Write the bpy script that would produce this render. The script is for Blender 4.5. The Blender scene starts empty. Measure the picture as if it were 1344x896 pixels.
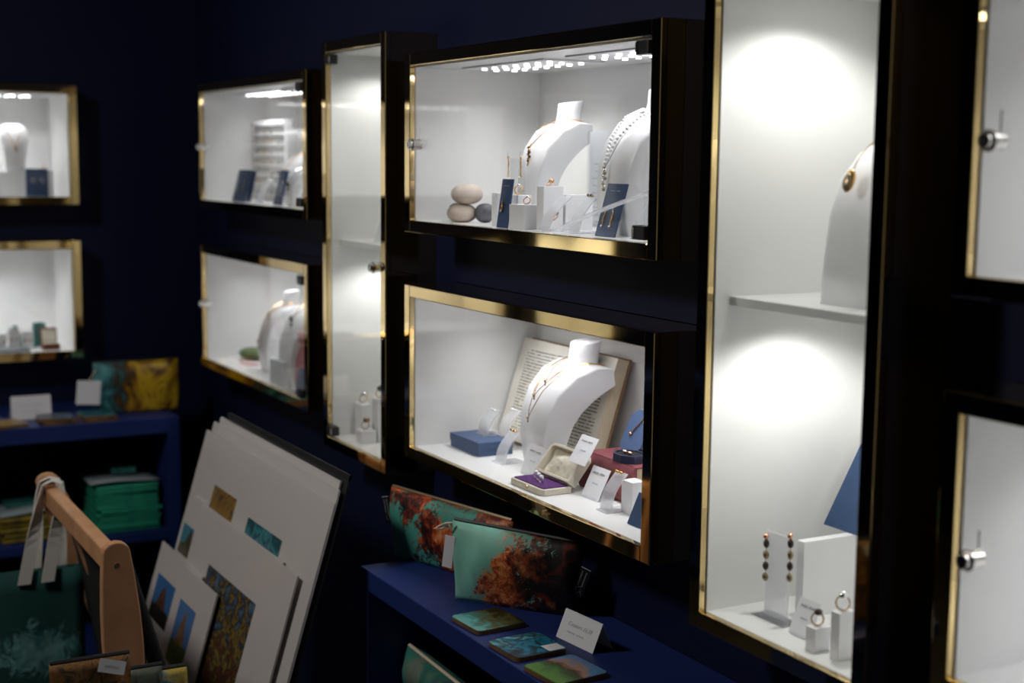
import bpy, bmesh, math, random
from mathutils import Vector, Matrix, Euler
random.seed(7)
S = bpy.context.scene
COL = S.collection
EYE = 1.55
FPX = 1867.0
YAW, PITCH, ROLL = math.radians(28.696), math.radians(7.246), math.radians(0.615)
CAMP = Vector((-1.215, 0.0, EYE))

# ------------------------------------------------------------------ camera
_f = Vector((math.sin(YAW)*math.cos(PITCH), math.cos(YAW)*math.cos(PITCH), -math.sin(PITCH)))
_r0 = Vector((math.cos(YAW), -math.sin(YAW), 0)); _u0 = _r0.cross(_f)
CR = _r0*math.cos(ROLL) + _u0*math.sin(ROLL); CU = -_r0*math.sin(ROLL) + _u0*math.cos(ROLL); CF = _f
cd = bpy.data.cameras.new('camera'); cam = bpy.data.objects.new('camera', cd); COL.objects.link(cam)
m = Matrix((CR, CU, -CF)).transposed().to_4x4(); m.translation = CAMP
cam.matrix_world = m
cd.sensor_width = 36.0; cd.lens = FPX/1344*36.0; cd.clip_start = 0.05; cd.clip_end = 60
cd.dof.use_dof = True; cd.dof.focus_distance = 2.42; cd.dof.aperture_fstop = 2.8
S.camera = cam

# ------------------------------------------------------------------ world, lights, exposure
w = bpy.data.worlds.new('world'); S.world = w; w.use_nodes = True
w.node_tree.nodes['Background'].inputs[0].default_value = (1.0, 0.93, 0.84, 1)
w.node_tree.nodes['Background'].inputs[1].default_value = 0.12
S.view_settings.view_transform = 'Standard'; S.view_settings.look = 'None'
S.view_settings.gamma = 1.0; S.view_settings.exposure = 0.0; S.view_settings.use_curve_mapping = False
LED_STRENGTH = 7.0
PANEL_W, SPOT_W = 0.56, 3.0
def area_light(name, loc, aim, size, watts, color):
    l = bpy.data.lights.new(name, 'AREA'); l.shape = 'DISK'; l.size = size; l.energy = watts; l.color = color
    o = bpy.data.objects.new(name, l); COL.objects.link(o); o.location = loc
    o.rotation_euler = (Vector(aim)-Vector(loc)).to_track_quat('-Z', 'Y').to_euler()
    return o
area_light('ceiling_light_lamp', (-1.75, 2.55, 2.5), (-0.3, 2.55, 0.8), 0.35, 17.0, (1.0, 0.95, 0.9))

# pixel (1344x896 frame) -> point on a plane of the room
def _ray(px, py): return CF + CR*((px-672)/FPX) - CU*((py-448)/FPX)
def onZ(px, py, z):
    d = _ray(px, py); return CAMP + d*((z-EYE)/d.z)
def onX(px, py, x):
    d = _ray(px, py); return CAMP + d*((x-CAMP.x)/d.x)
def onY(px, py, y):
    d = _ray(px, py); return CAMP + d*((y-CAMP.y)/d.y)
def depth(P): return (Vector(P)-CAMP).dot(CF)
def topix(P):
    q = Vector(P)-CAMP; return (672+FPX*q.dot(CR)/q.dot(CF), 448-FPX*q.dot(CU)/q.dot(CF))

# ------------------------------------------------------------------ materials
MAT = {}
def _new(name):
    mt = bpy.data.materials.new(name); mt.use_nodes = True
    nt = mt.node_tree; MAT[name] = mt
    return mt, nt, nt.nodes['Principled BSDF'], nt.nodes['Material Output']
def mat(name, col, rough=0.5, metal=0.0, bump=None, spec=0.5, noise=None, **kw):
    mt, nt, p, out = _new(name)
    p.inputs['Base Color'].default_value = (*col, 1); p.inputs['Roughness'].default_value = rough
    p.inputs['Metallic'].default_value = metal; p.inputs['Specular IOR Level'].default_value = spec
    for k, v in kw.items(): p.inputs[k.replace('_', ' ')].default_value = v
    if bump or noise:
        tc = nt.nodes.new('ShaderNodeTexCoord')
    if noise:
        sc, amt = noise
        n = nt.nodes.new('ShaderNodeTexNoise'); n.inputs['Scale'].default_value = sc; n.inputs['Detail'].default_value = 5
        nt.links.new(tc.outputs['Object'], n.inputs['Vector'])
        r = nt.nodes.new('ShaderNodeValToRGB')
        r.color_ramp.elements[0].position = .3; r.color_ramp.elements[1].position = .7
        r.color_ramp.elements[0].color = (*[c*(1-amt) for c in col], 1)
        r.color_ramp.elements[1].color = (*[min(1, c*(1+amt)) for c in col], 1)
        nt.links.new(n.outputs['Fac'], r.inputs['Fac']); nt.links.new(r.outputs['Color'], p.inputs['Base Color'])
    if bump:
        sc, st, dist = bump
        n = nt.nodes.new('ShaderNodeTexNoise'); n.inputs['Scale'].default_value = sc; n.inputs['Detail'].default_value = 2
        nt.links.new(tc.outputs['Object'], n.inputs['Vector'])
        b = nt.nodes.new('ShaderNodeBump'); b.inputs['Strength'].default_value = st; b.inputs['Distance'].default_value = dist
        nt.links.new(n.outputs['Fac'], b.inputs['Height']); nt.links.new(b.outputs['Normal'], p.inputs['Normal'])
    return mt
def emis(name, col, st):
    mt, nt, p, out = _new(name)
    p.inputs['Base Color'].default_value = (1, 1, 1, 1)
    p.inputs['Emission Color'].default_value = (*col, 1); p.inputs['Emission Strength'].default_value = st
    return mt
def glass(name, tint, refl=1.0):
    mt, nt, p, out = _new(name); nt.nodes.remove(p)
    lw = nt.nodes.new('ShaderNodeLayerWeight'); lw.inputs['Blend'].default_value = .5
    pw = nt.nodes.new('ShaderNodeMath'); pw.operation = 'POWER'; pw.inputs[1].default_value = 5
    ma = nt.nodes.new('ShaderNodeMath'); ma.operation = 'MULTIPLY_ADD'; ma.inputs[1].default_value = .96*refl; ma.inputs[2].default_value = .04*refl
    nt.links.new(lw.outputs['Facing'], pw.inputs[0]); nt.links.new(pw.outputs[0], ma.inputs[0])
    t = nt.nodes.new('ShaderNodeBsdfTransparent'); t.inputs[0].default_value = (*tint, 1)
    g = nt.nodes.new('ShaderNodeBsdfGlossy'); g.inputs['Roughness'].default_value = 0.02
    mx = nt.nodes.new('ShaderNodeMixShader')
    nt.links.new(ma.outputs[0], mx.inputs[0]); nt.links.new(t.outputs[0], mx.inputs[1]); nt.links.new(g.outputs[0], mx.inputs[2])
    nt.links.new(mx.outputs[0], out.inputs['Surface']); return mt
def frosted(name, col, clear=.45):
    mt, nt, p, out = _new(name)
    p.inputs['Base Color'].default_value = (*col, 1); p.inputs['Roughness'].default_value = .3
    t = nt.nodes.new('ShaderNodeBsdfTransparent'); tr = nt.nodes.new('ShaderNodeBsdfTranslucent'); tr.inputs[0].default_value = (*col, 1)
    m1 = nt.nodes.new('ShaderNodeMixShader'); m1.inputs[0].default_value = .45
    m2 = nt.nodes.new('ShaderNodeMixShader'); m2.inputs[0].default_value = clear
    nt.links.new(p.outputs[0], m1.inputs[1]); nt.links.new(tr.outputs[0], m1.inputs[2])
    nt.links.new(m1.outputs[0], m2.inputs[1]); nt.links.new(t.outputs[0], m2.inputs[2]); nt.links.new(m2.outputs[0], out.inputs['Surface'])
    return mt
class NT:                       # tiny node-building helper
    def __init__(s, name, rough=.5):
        s.m, s.nt, s.p, s.out = _new(name); s.p.inputs['Roughness'].default_value = rough
        s.tc = s.nt.nodes.new('ShaderNodeTexCoord')
    def sock(s, node, i, v):
        if isinstance(v, bpy.types.NodeSocket): s.nt.links.new(v, node.inputs[i])
        else: node.inputs[i].default_value = v
    def math(s, op, a, b=0.0, c=None):
        n = s.nt.nodes.new('ShaderNodeMath'); n.operation = op; s.sock(n, 0, a); s.sock(n, 1, b)
        if c is not None: s.sock(n, 2, c)
        return n.outputs[0]
    def sep(s, v):
        n = s.nt.nodes.new('ShaderNodeSeparateXYZ'); s.nt.links.new(v, n.inputs[0]); return n.outputs
    def comb(s, x, y, z=0.0):
        n = s.nt.nodes.new('ShaderNodeCombineXYZ'); s.sock(n, 0, x); s.sock(n, 1, y); s.sock(n, 2, z); return n.outputs[0]
    def noise(s, v, scale, detail=4, dist=0.0, rough=.5):
        n = s.nt.nodes.new('ShaderNodeTexNoise'); s.nt.links.new(v, n.inputs['Vector'])
        n.inputs['Scale'].default_value = scale; n.inputs['Detail'].default_value = detail
        n.inputs['Distortion'].default_value = dist; n.inputs['Roughness'].default_value = rough
        return n.outputs['Fac']
    def ramp(s, f, stops, interp='LINEAR'):
        n = s.nt.nodes.new('ShaderNodeValToRGB'); cr = n.color_ramp; cr.interpolation = interp
        while len(cr.elements) < len(stops): cr.elements.new(.5)
        for e, (p, c) in zip(cr.elements, stops): e.position = p; e.color = (*c, 1)
        s.nt.links.new(f, n.inputs[0]); return n.outputs[0]
    def mix(s, f, a, b):
        n = s.nt.nodes.new('ShaderNodeMix'); n.data_type = 'RGBA'
        s.sock(n, 0, f)
        for i, v in ((6, a), (7, b)):
            if isinstance(v, bpy.types.NodeSocket): s.nt.links.new(v, n.inputs[i])
            else: n.inputs[i].default_value = (*v, 1)
        return n.outputs[2]
    def done(s, c): s.nt.links.new(c, s.p.inputs['Base Color']); return s.m

mat('wall_navy', (.0030, .0065, .034), .6, spec=.2, bump=(60, .05, .002))
mat('shelf_navy', (.012, .028, .140), .5, spec=.3, bump=(90, .04, .002))
mat('floor_dark', (.02, .018, .016), .6, noise=(8, .3))
mat('ceiling_paint', (.03, .03, .04), .8)
mat('brass', (.80, .60, .28), .045, 1.0, bump=(5, .06, .01))
mat('white_lining', (.80, .80, .79), .32, spec=.35)
mat('white_gloss', (.84, .84, .86), .25)
mat('white_matt', (.82, .82, .82), .55)
mat('led_plate', (.7, .7, .72), .4)
emis('led_glow', (1.0, .96, .98), LED_STRENGTH)
mat('chrome', (.72, .70, .66), .15, 1.0)
mat('black_plastic', (.012, .012, .015), .35)
mat('gold', (.62, .36, .12), .25, 1.0)
mat('rose_gold', (.85, .45, .30), .2, 1.0)
mat('silver', (.85, .85, .85), .15, 1.0)
mat('dark_stone', (.05, .03, .02), .2)
mat('antique', (.33, .25, .16), .3, .8)
glass('door_glass', (.985, .995, .99))
glass('clear_acrylic', (.95, .96, .97), 1.0)
frosted('frosted_acrylic', (.84, .85, .89), .58)
mat('pebble_beige', (.52, .43, .36), .7, noise=(30, .25), bump=(40, .2, .004))
mat('pebble_grey', (.10, .10, .115), .6, noise=(35, .45), bump=(40, .2, .004))
mat('blue_card', (.026, .062, .150), .6)
mat('blue_box', (.055, .095, .20), .55)
mat('navy_leather', (.018, .025, .065), .4, bump=(400, .2, .001))
mat('black_velvet', (.006, .006, .007), .9)
mat('purple_velvet', (.075, .008, .12), .85, bump=(500, .3, .001))
mat('cream_leather', (.62, .56, .46), .45, bump=(300, .1, .001))
mat('cream_satin', (.75, .70, .58), .22, bump=(26, .9, .02))
mat('maroon_cloth', (.20, .045, .055), .7, bump=(300, .2, .001), noise=(60, .2))
mat('book_cover_brown', (.24, .14, .07), .6)
mat('paper', (.76, .74, .68), .7)
mat('card_white', (.80, .80, .83), .6)
mat('ink', (.06, .06, .10), .7)
mat('pale_ink', (.40, .42, .52), .7)
mat('mat_board', (.60, .565, .55), .30, spec=.5, bump=(9, .10, .02))
mat('beech', (.58, .30, .145), .45, noise=(14, .14))
mat('backing_black', (.010, .010, .012), .6)
mat('canvas_black', (.004, .004, .005), .9)
mat('cotton_white', (.70, .67, .62), .85, bump=(600, .3, .001))
mat('zip_black', (.01, .01, .012), .5)
mat('zip_brass', (.7, .55, .35), .3, 1.0)
mat('cord', (.70, .58, .45), .8)
mat('tag_print', (.55, .55, .55), .6)
mat('moss_green', (.10, .14, .06), .8, noise=(60, .4), bump=(70, .5, .005))
mat('pink_card', (.72, .45, .45), .6)
mat('pink_cloth', (.50, .22, .22), .7)
mat('teal_crystal', (.03, .16, .14), .3, noise=(80, .5))
mat('brown_leather', (.14, .045, .02), .4)
mat('slate_tray', (.16, .18, .20), .5)
mat('dark_plum', (.05, .03, .06), .6)
mat('clear_film', (.35, .42, .44), .15)

# page with rows of print
def page_mat(name, u, v, rows, flip=False):
    n = NT(name, .7); g = n.sep(n.tc.outputs['Generated'])
    a = g[u]; b = g[v]
    if flip: a = n.math('SUBTRACT', 1.0, a)
    t = n.math('MULTIPLY', b, float(rows)); fr = n.math('FRACT', t); fl = n.math('FLOOR', t)
    row = n.math('MULTIPLY', n.math('GREATER_THAN', fr, .30), n.math('LESS_THAN', fr, .68))
    nz = n.noise(n.comb(n.math('MULTIPLY', a, 34.0), n.math('MULTIPLY', fl, 3.7)), 1.0, 3)
    wd = n.math('GREATER_THAN', nz, .445)
    mg = n.math('MULTIPLY', n.math('GREATER_THAN', a, .17), n.math('LESS_THAN', a, .90))
    mg = n.math('MULTIPLY', mg, n.math('MULTIPLY', n.math('GREATER_THAN', b, .09), n.math('LESS_THAN', b, .90)))
    # last line of a paragraph runs short
    nl = n.noise(n.comb(n.math('MULTIPLY', fl, 5.31), 2.2), 1.0, 0)
    sh = n.math('LESS_THAN', a, n.math('MULTIPLY_ADD', nl, 1.3, .40))
    mk = n.math('MULTIPLY', n.math('MULTIPLY', row, wd), n.math('MULTIPLY', mg, sh))
    base = n.ramp(n.noise(n.tc.outputs['Generated'], 3.0, 3), [(.3, (.70, .66, .56)), (.7, (.80, .77, .69))])
    return n.done(n.mix(n.math('MULTIPLY', mk, .8), base, (.05, .045, .04)))
page_mat('page_print', 1, 2, 33, True)
# notice of small grey lines
def notice_mat(name, rows):
    n = NT(name, .4); g = n.sep(n.tc.outputs['Generated'])
    a = n.math('SUBTRACT', 1.0, g[1]); b = g[2]
    t = n.math('MULTIPLY', b, float(rows)); fr = n.math('FRACT', t); fl = n.math('FLOOR', t)
    ln = n.math('MULTIPLY_ADD', n.noise(n.comb(n.math('MULTIPLY', fl, 4.13), .7), 1.0, 0), .5, 0.1)
    row = n.math('MULTIPLY', n.math('GREATER_THAN', fr, .4), n.math('LESS_THAN', fr, .62))
    md = n.math('LESS_THAN', n.math('ABSOLUTE', n.math('SUBTRACT', a, .5)), ln)
    mk = n.math('MULTIPLY', n.math('MULTIPLY', row, md), n.math('LESS_THAN', b, .7))
    return n.done(n.mix(n.math('MULTIPLY', mk, .45), (.8, .8, .83), (.25, .27, .36)))
notice_mat('notice_print', 13)
# layered paper edges
def strata(name, axis, c1, c2, count):
    n = NT(name, .75); o = n.sep(n.tc.outputs['Object'])
    return n.done(n.ramp(n.noise(n.comb(n.math('MULTIPLY', o[axis], count), 0.0), 1.0, 2), [(.35, c1), (.65, c2)]))
strata('page_block', 0, (.42, .33, .22), (.72, .63, .48), 900.0)
strata('page_block_flat', 2, (.42, .30, .18), (.66, .54, .36), 900.0)

# printed photographs and fabrics
def photo(name, fn, rough=.35):
    n = NT(name, rough); g = n.sep(n.tc.outputs['Generated']); return n.done(fn(n, g, n.tc.outputs['Object']))
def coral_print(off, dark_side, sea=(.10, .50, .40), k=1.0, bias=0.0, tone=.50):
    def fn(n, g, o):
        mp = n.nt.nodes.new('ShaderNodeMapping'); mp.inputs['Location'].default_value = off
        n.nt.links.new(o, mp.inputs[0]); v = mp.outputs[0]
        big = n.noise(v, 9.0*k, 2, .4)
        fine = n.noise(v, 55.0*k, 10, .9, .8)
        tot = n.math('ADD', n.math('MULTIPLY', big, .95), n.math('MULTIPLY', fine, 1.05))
        # coral cover thickens, and its colour darkens to near black, toward one end
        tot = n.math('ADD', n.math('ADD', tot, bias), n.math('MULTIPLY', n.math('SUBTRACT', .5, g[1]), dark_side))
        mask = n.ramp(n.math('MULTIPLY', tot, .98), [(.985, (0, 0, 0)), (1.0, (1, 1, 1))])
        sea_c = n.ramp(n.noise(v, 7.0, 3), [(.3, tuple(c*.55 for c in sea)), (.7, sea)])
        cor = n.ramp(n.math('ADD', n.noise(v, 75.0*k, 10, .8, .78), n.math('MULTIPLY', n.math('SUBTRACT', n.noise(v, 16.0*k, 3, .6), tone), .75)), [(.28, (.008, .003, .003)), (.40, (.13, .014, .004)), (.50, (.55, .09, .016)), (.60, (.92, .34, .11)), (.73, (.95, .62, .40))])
        dark_end = n.ramp(n.math('ADD', n.math('MULTIPLY', n.math('SUBTRACT', .5, g[1]), dark_side*2.0), n.noise(v, 13.0, 4)), [(.58, (0, 0, 0)), (.76, (1, 1, 1))])
        cor = n.mix(dark_end, cor, n.ramp(n.noise(v, 30.0, 6, 1.0), [(.5, (.006, .002, .002)), (.68, (.16, .015, .006))]))
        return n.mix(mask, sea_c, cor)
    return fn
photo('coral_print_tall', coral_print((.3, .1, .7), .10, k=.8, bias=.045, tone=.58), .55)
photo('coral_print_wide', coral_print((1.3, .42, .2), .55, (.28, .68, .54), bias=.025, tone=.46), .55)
def blobs(c_list, scale, dist=1.0, axis=None, amt=0.0, det=6):
    def fn(n, g, o):
        f = n.noise(o, scale, det, dist, .6)
        if axis is not None: f = n.math('ADD', f, n.math('MULTIPLY', n.math('SUBTRACT', g[axis], .5), amt))
        k = len(c_list)
        return n.ramp(f, [(.28+.44*i/(k-1), c) for i, c in enumerate(c_list)])
    return fn
photo('photo_kelp', blobs([(.20, .10, .02), (.015, .012, .01), (.14, .05, .015), (.012, .015, .02), (.24, .16, .03), (.012, .02, .03), (.03, .06, .10), (.09, .14, .20)], 38, .3, 2, .30, 8))
photo('photo_autumn', blobs([(.02, .02, .02), (.10, .03, .01), (.35, .20, .02), (.05, .06, .06), (.35, .12, .03)], 40))
photo('photo_teal', blobs([(.01, .06, .06), (.01, .10, .14), (.05, .26, .28), (.01, .05, .10), (.15, .42, .42)], 18, .6, 2, -.3))
def sea_stack(sky, rock, land):
    def fn(n, g, o):
        e = n.math('ADD', g[2], n.math('MULTIPLY', n.math('SUBTRACT', n.noise(o, 30.0, 4), .5), .35))
        d = n.math('ABSOLUTE', n.math('SUBTRACT', g[1], .5))
        rk = n.math('LESS_THAN', n.math('ADD', e, n.math('MULTIPLY', d, 2.2)), .95)
        c = n.mix(rk, sky, n.ramp(n.noise(o, 60.0, 4), [(.35, tuple(x*.5 for x in rock)), (.65, rock)]))
        gd = n.math('LESS_THAN', e, .36)
        return n.mix(gd, c, n.ramp(n.noise(o, 70.0, 4), [(.35, tuple(x*.4 for x in land)), (.65, land)]))
    return fn
photo('photo_seastack', sea_stack((.06, .22, .30), (.10, .09, .05), (.12, .12, .06)))
photo('photo_cliff', sea_stack((.04, .14, .34), (.13, .06, .035), (.03, .025, .02)))
photo('photo_tower', sea_stack((.07, .18, .42), (.28, .16, .08), (.07, .16, .02)))
photo('coaster_shore', blobs([(.015, .02, .01), (.06, .08, .02), (.10, .12, .05), (.05, .22, .20), (.14, .40, .36)], 40, .6, 0, -.6))
photo('coaster_wave', blobs([(.004, .01, .02), (.005, .05, .09), (.01, .24, .36), (.02, .02, .03), (.10, .50, .60)], 30, .8, 1, .3))
photo('coaster_field', blobs([(.08, .22, .015), (.03, .10, .01), (.06, .025, .015), (.40, .22, .14), (.10, .24, .46)], 16, .7, 0, .75))
photo('yellow_weed_print', blobs([(.30, .16, .01), (.62, .42, .02), (.30, .15, .01), (.05, .02, .005), (.03, .12, .13), (.08, .30, .32)], 11, 1.2, 1, .35))
photo('sage_weed_print', blobs([(.02, .03, .03), (.04, .09, .09), (.02, .16, .12), (.16, .20, .15), (.03, .20, .16)], 7, 1.0, 1, .5), .55)
photo('green_cloth', blobs([(.010, .19, .13), (.016, .38, .18), (.010, .27, .19), (.025, .44, .20)], 5, .3), .8)
photo('yellow_cloth', blobs([(.05, .04, .01), (.22, .16, .01), (.30, .22, .02)], 20, .5), .8)
photo('tote_green', blobs([(.004, .045, .040), (.008, .075, .065), (.013, .10, .085)], 4, .4), .85)
def crab_print(n, g, o):
    sea = blobs([(.004, .045, .040), (.008, .075, .065), (.013, .10, .085)], 4, .4)(n, g, o)
    x = n.math('SUBTRACT', g[0], .62); z = n.math('SUBTRACT', g[2], .50)
    rad = n.math('SQRT', n.math('ADD', n.math('MULTIPLY', n.math('MULTIPLY', x, x), .55), n.math('MULTIPLY', n.math('MULTIPLY', z, z), 2.2)))
    f = n.math('ADD', rad, n.math('MULTIPLY', n.math('SUBTRACT', n.noise(o, 26.0, 6, 1.2, .7), .5), .75))
    m_ = n.ramp(f, [(.16, (1, 1, 1)), (.24, (0, 0, 0))])
    return n.mix(m_, sea, n.ramp(n.noise(o, 40.0, 5), [(.35, (.05, .22, .22)), (.65, (.22, .50, .50))]))
photo('tote_front', crab_print, .85)
photo('tote_crab', blobs([(.01, .06, .06), (.02, .12, .12), (.15, .38, .40), (.03, .16, .17)], 24, 1.0), .85)
photo('amber_weed_print', blobs([(.005, .004, .003), (.03, .015, .005), (.25, .11, .02), (.02, .012, .006), (.40, .22, .05)], 40, 1.0), .6)
photo('moss_weed_print', blobs([(.01, .015, .015), (.05, .07, .05), (.10, .11, .08), (.02, .06, .09)], 25, 1.0), .6)
photo('blue_weed_print', blobs([(.01, .05, .09), (.02, .10, .16), (.45, .33, .03), (.02, .08, .13)], 22, .6), .6)
photo('coaster_edge', blobs([(.10, .05, .02), (.22, .12, .05)], 30), .6)

# ------------------------------------------------------------------ mesh builder
class B:
    def __init__(s): s.bm = bmesh.new()
    def box(s, c, sz, rot=None, mi=0):
        r = bmesh.ops.create_cube(s.bm, size=1.0)
        mx = Matrix.Translation(Vector(c)) @ (rot.to_4x4() if rot else Matrix.Identity(4)) @ Matrix.Diagonal((*sz, 1))
        bmesh.ops.transform(s.bm, matrix=mx, verts=r['verts']); return s
    def cyl(s, a, b, r1, r2=None, n=16):
        a = Vector(a); b = Vector(b); d = b-a
        r = bmesh.ops.create_cone(s.bm, cap_ends=True, segments=n, radius1=r1, radius2=r1 if r2 is None else r2, depth=d.length)
        mx = Matrix.Translation((a+b)/2) @ d.to_track_quat('Z', 'Y').to_matrix().to_4x4()
        bmesh.ops.transform(s.bm, matrix=mx, verts=r['verts']); return s
    def ball(s, c, r, sc=(1, 1, 1), u=12, v=8, rot=None):
        q = bmesh.ops.create_uvsphere(s.bm, u_segments=u, v_segments=v, radius=r)
        mx = Matrix.Translation(Vector(c)) @ (rot.to_4x4() if rot else Matrix.Identity(4)) @ Matrix.Diagonal((*sc, 1))
        bmesh.ops.transform(s.bm, matrix=mx, verts=q['verts']); return s
    def rings(s, rings, cap=True, closed=False):
        vs = [[s.bm.verts.new(p) for p in rg] for rg in rings]; n = len(vs[0])
        seq = list(zip(vs, vs[1:])) + ([(vs[-1], vs[0])] if closed else [])
        for a, b in seq:
            for i in range(n): s.bm.faces.new((a[i], a[(i+1) % n], b[(i+1) % n], b[i]))
        if cap and not closed: s.bm.faces.new(vs[0][::-1]); s.bm.faces.new(vs[-1])
        return s
    def tube(s, pts, r, n=6, closed=False):
        P = [Vector(p) for p in pts]; rg = []; up = Vector((.13, .21, .97))
        for i, p in enumerate(P):
            if closed: t = P[(i+1) % len(P)]-P[i-1]
            else: t = P[min(i+1, len(P)-1)]-P[max(i-1, 0)]
            t.normalize(); a = t.cross(up)
            if a.length < 1e-4: a = t.cross(Vector((1, 0, 0)))
            a.normalize(); b = t.cross(a); rr = r[i] if isinstance(r, (list, tuple)) else r
            rg.append([p+(a*math.cos(2*math.pi*k/n)+b*math.sin(2*math.pi*k/n))*rr for k in range(n)])
        return s.rings(rg, True, closed)
    def prism(s, poly, off):                       # polygon of 3-D points pushed along off
        off = Vector(off); return s.rings([[Vector(p) for p in poly], [Vector(p)+off for p in poly]])
    def grid(s, f, nu, nv):                        # open sheet
        vs = [[s.bm.verts.new(f(i/nu, j/nv)) for i in range(nu+1)] for j in range(nv+1)]
        for j in range(nv):
            for i in range(nu): s.bm.faces.new((vs[j][i], vs[j][i+1], vs[j+1][i+1], vs[j+1][i]))
        return s
    def build(s, name, material, parent=None, smooth=False, bevel=0, bseg=2, subsurf=0, loc=None, solid=0):
        bmesh.ops.recalc_face_normals(s.bm, faces=s.bm.faces)
        me = bpy.data.meshes.new(name); s.bm.to_mesh(me); s.bm.free()
        me.materials.append(MAT[material])
        if smooth:
            for p in me.polygons: p.use_smooth = True
        o = bpy.data.objects.new(name, me); COL.objects.link(o)
        if parent: o.parent = parent
        if loc: o.location = loc
        if solid:
            q = o.modifiers.new('solid', 'SOLIDIFY'); q.thickness = solid; q.offset = 0
        if bevel:
            q = o.modifiers.new('bevel', 'BEVEL'); q.width = bevel; q.segments = bseg; q.limit_method = 'ANGLE'
        if subsurf:
            q = o.modifiers.new('sub', 'SUBSURF'); q.levels = subsurf; q.render_levels = subsurf
        return o
def tag(o, label, cat, group=None):
    o['label'] = label; o['category'] = cat
    if group: o['group'] = group
    return o
def thing(name, label, cat, loc=(0, 0, 0), rotz=0.0, group=None):
    o = bpy.data.objects.new(name, None); COL.objects.link(o); o.empty_display_size = .02
    o.location = loc; o.rotation_euler = (0, 0, rotz)
    return tag(o, label, cat, group)
def struct(o): o['kind'] = 'structure'; return o
def instance(o, parent, loc, rot=None):
    c = o.copy(); COL.objects.link(c); c.parent = parent; c.location = loc
    if rot: c.rotation_euler = rot
    return c
def text_mesh(body, size, name, material, parent, mx, shear=0.0, extrude=.0002):
    cu = bpy.data.curves.new('t', 'FONT'); cu.body = body; cu.size = size; cu.align_x = 'CENTER'; cu.align_y = 'CENTER'
    cu.shear = shear; cu.extrude = extrude; cu.resolution_u = 2
    t = bpy.data.objects.new('t', cu); COL.objects.link(t)
    dg = bpy.context.evaluated_depsgraph_get(); me = bpy.data.meshes.new_from_object(t.evaluated_get(dg))
    bpy.data.objects.remove(t); me.materials.clear(); me.materials.append(MAT[material]); me.transform(mx)
    o = bpy.data.objects.new(name, me); COL.objects.link(o); o.parent = parent; return o
def frame_mx(origin, right, up):                   # x->right, y->up
    r = Vector(right).normalized(); u = Vector(up).normalized(); n = r.cross(u)
    mm = Matrix((r, u, n)).transposed().to_4x4(); mm.translation = Vector(origin); return mm
def scribble(name, material, parent, mx, width, height, seed, words=(.0, .45, .55, 1.0), r=.0004):
    rnd = random.Random(seed); b = B()
    for k in range(0, len(words), 2):
        pts = []; x = words[k]
        while x < words[k+1]:
            big = 1.0 if not pts else rnd.uniform(.35, .6)
            pts.append(mx @ Vector(((x-.5)*width, height*(.5*big if len(pts) % 2 else -.25), .0006))); x += .05
        if len(pts) > 1: b.tube(pts, r, 4)
    return b.build(name, material, parent)

# ------------------------------------------------------------------ the room
ZU0, ZU1 = EYE-.123, EYE+.187
ZL0, ZL1 = EYE-.594, EYE-.281
ZT0, ZT1 = EYE-.654, EYE+.241
FR = .025; DEP = .300; WX = .120; FARY = 4.45; CEIL = 2.65
right_boxes = [(1.797, 2.662, ZU0, ZU1), (1.797, 2.662, ZL0, ZL1), (3.283, 4.142, ZU0, ZU1), (3.283, 4.142, ZL0, ZL1),
               (2.811, 3.128, ZT0, ZT1), (1.316, 1.641, ZT0, ZT1), (.296, 1.157, ZU0, ZU1), (.296, 1.157, ZL0, ZL1)]
far_boxes = [(-1.172, -.310, ZU0, ZU1), (-1.172, -.310, ZL0, ZL1), (-1.645, -1.328, ZT0, ZT1)]
def holed_wall(name, u0, u1, z0, z1, holes, fn):
    h = [(a-FR-.001, b+FR+.001, c-FR-.001, d+FR+.001) for a, b, c, d in holes]
    us = sorted({u0, u1, *[q for x in h for q in x[:2]]}); zs = sorted({z0, z1, *[q for x in h for q in x[2:]]})
    b = B()
    for i in range(len(us)-1):
        for j in range(len(zs)-1):
            cu, cz = (us[i]+us[i+1])/2, (zs[j]+zs[j+1])/2
            if any(x[0] < cu < x[1] and x[2] < cz < x[3] for x in h): continue
            c, s = fn(cu, cz, us[i+1]-us[i], zs[j+1]-zs[j]); b.box(c, s)
    bmesh.ops.remove_doubles(b.bm, verts=b.bm.verts, dist=1e-5)
    return struct(b.build(name, 'wall_navy'))
WT = .04
holed_wall('wall_right', -3.0, FARY+WX, 0, CEIL, right_boxes, lambda u, z, du, dz: ((WX+WT/2, u, z), (WT, du, dz)))
holed_wall('wall_far', -3.2, WX+WT, 0, CEIL, far_boxes, lambda u, z, du, dz: ((u, FARY+WX+WT/2, z), (du, WT, dz)))
struct(B().box((-3.22, .8, CEIL/2), (.04, 7.6, CEIL)).build('wall_left', 'wall_navy'))
struct(B().box((-1.53, .8, -.02), (3.4, 7.6, .04)).build('floor', 'floor_dark'))
struct(B().box((-1.53, .8, CEIL+.02), (3.4, 7.6, .04)).build('ceiling', 'ceiling_paint'))

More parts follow.
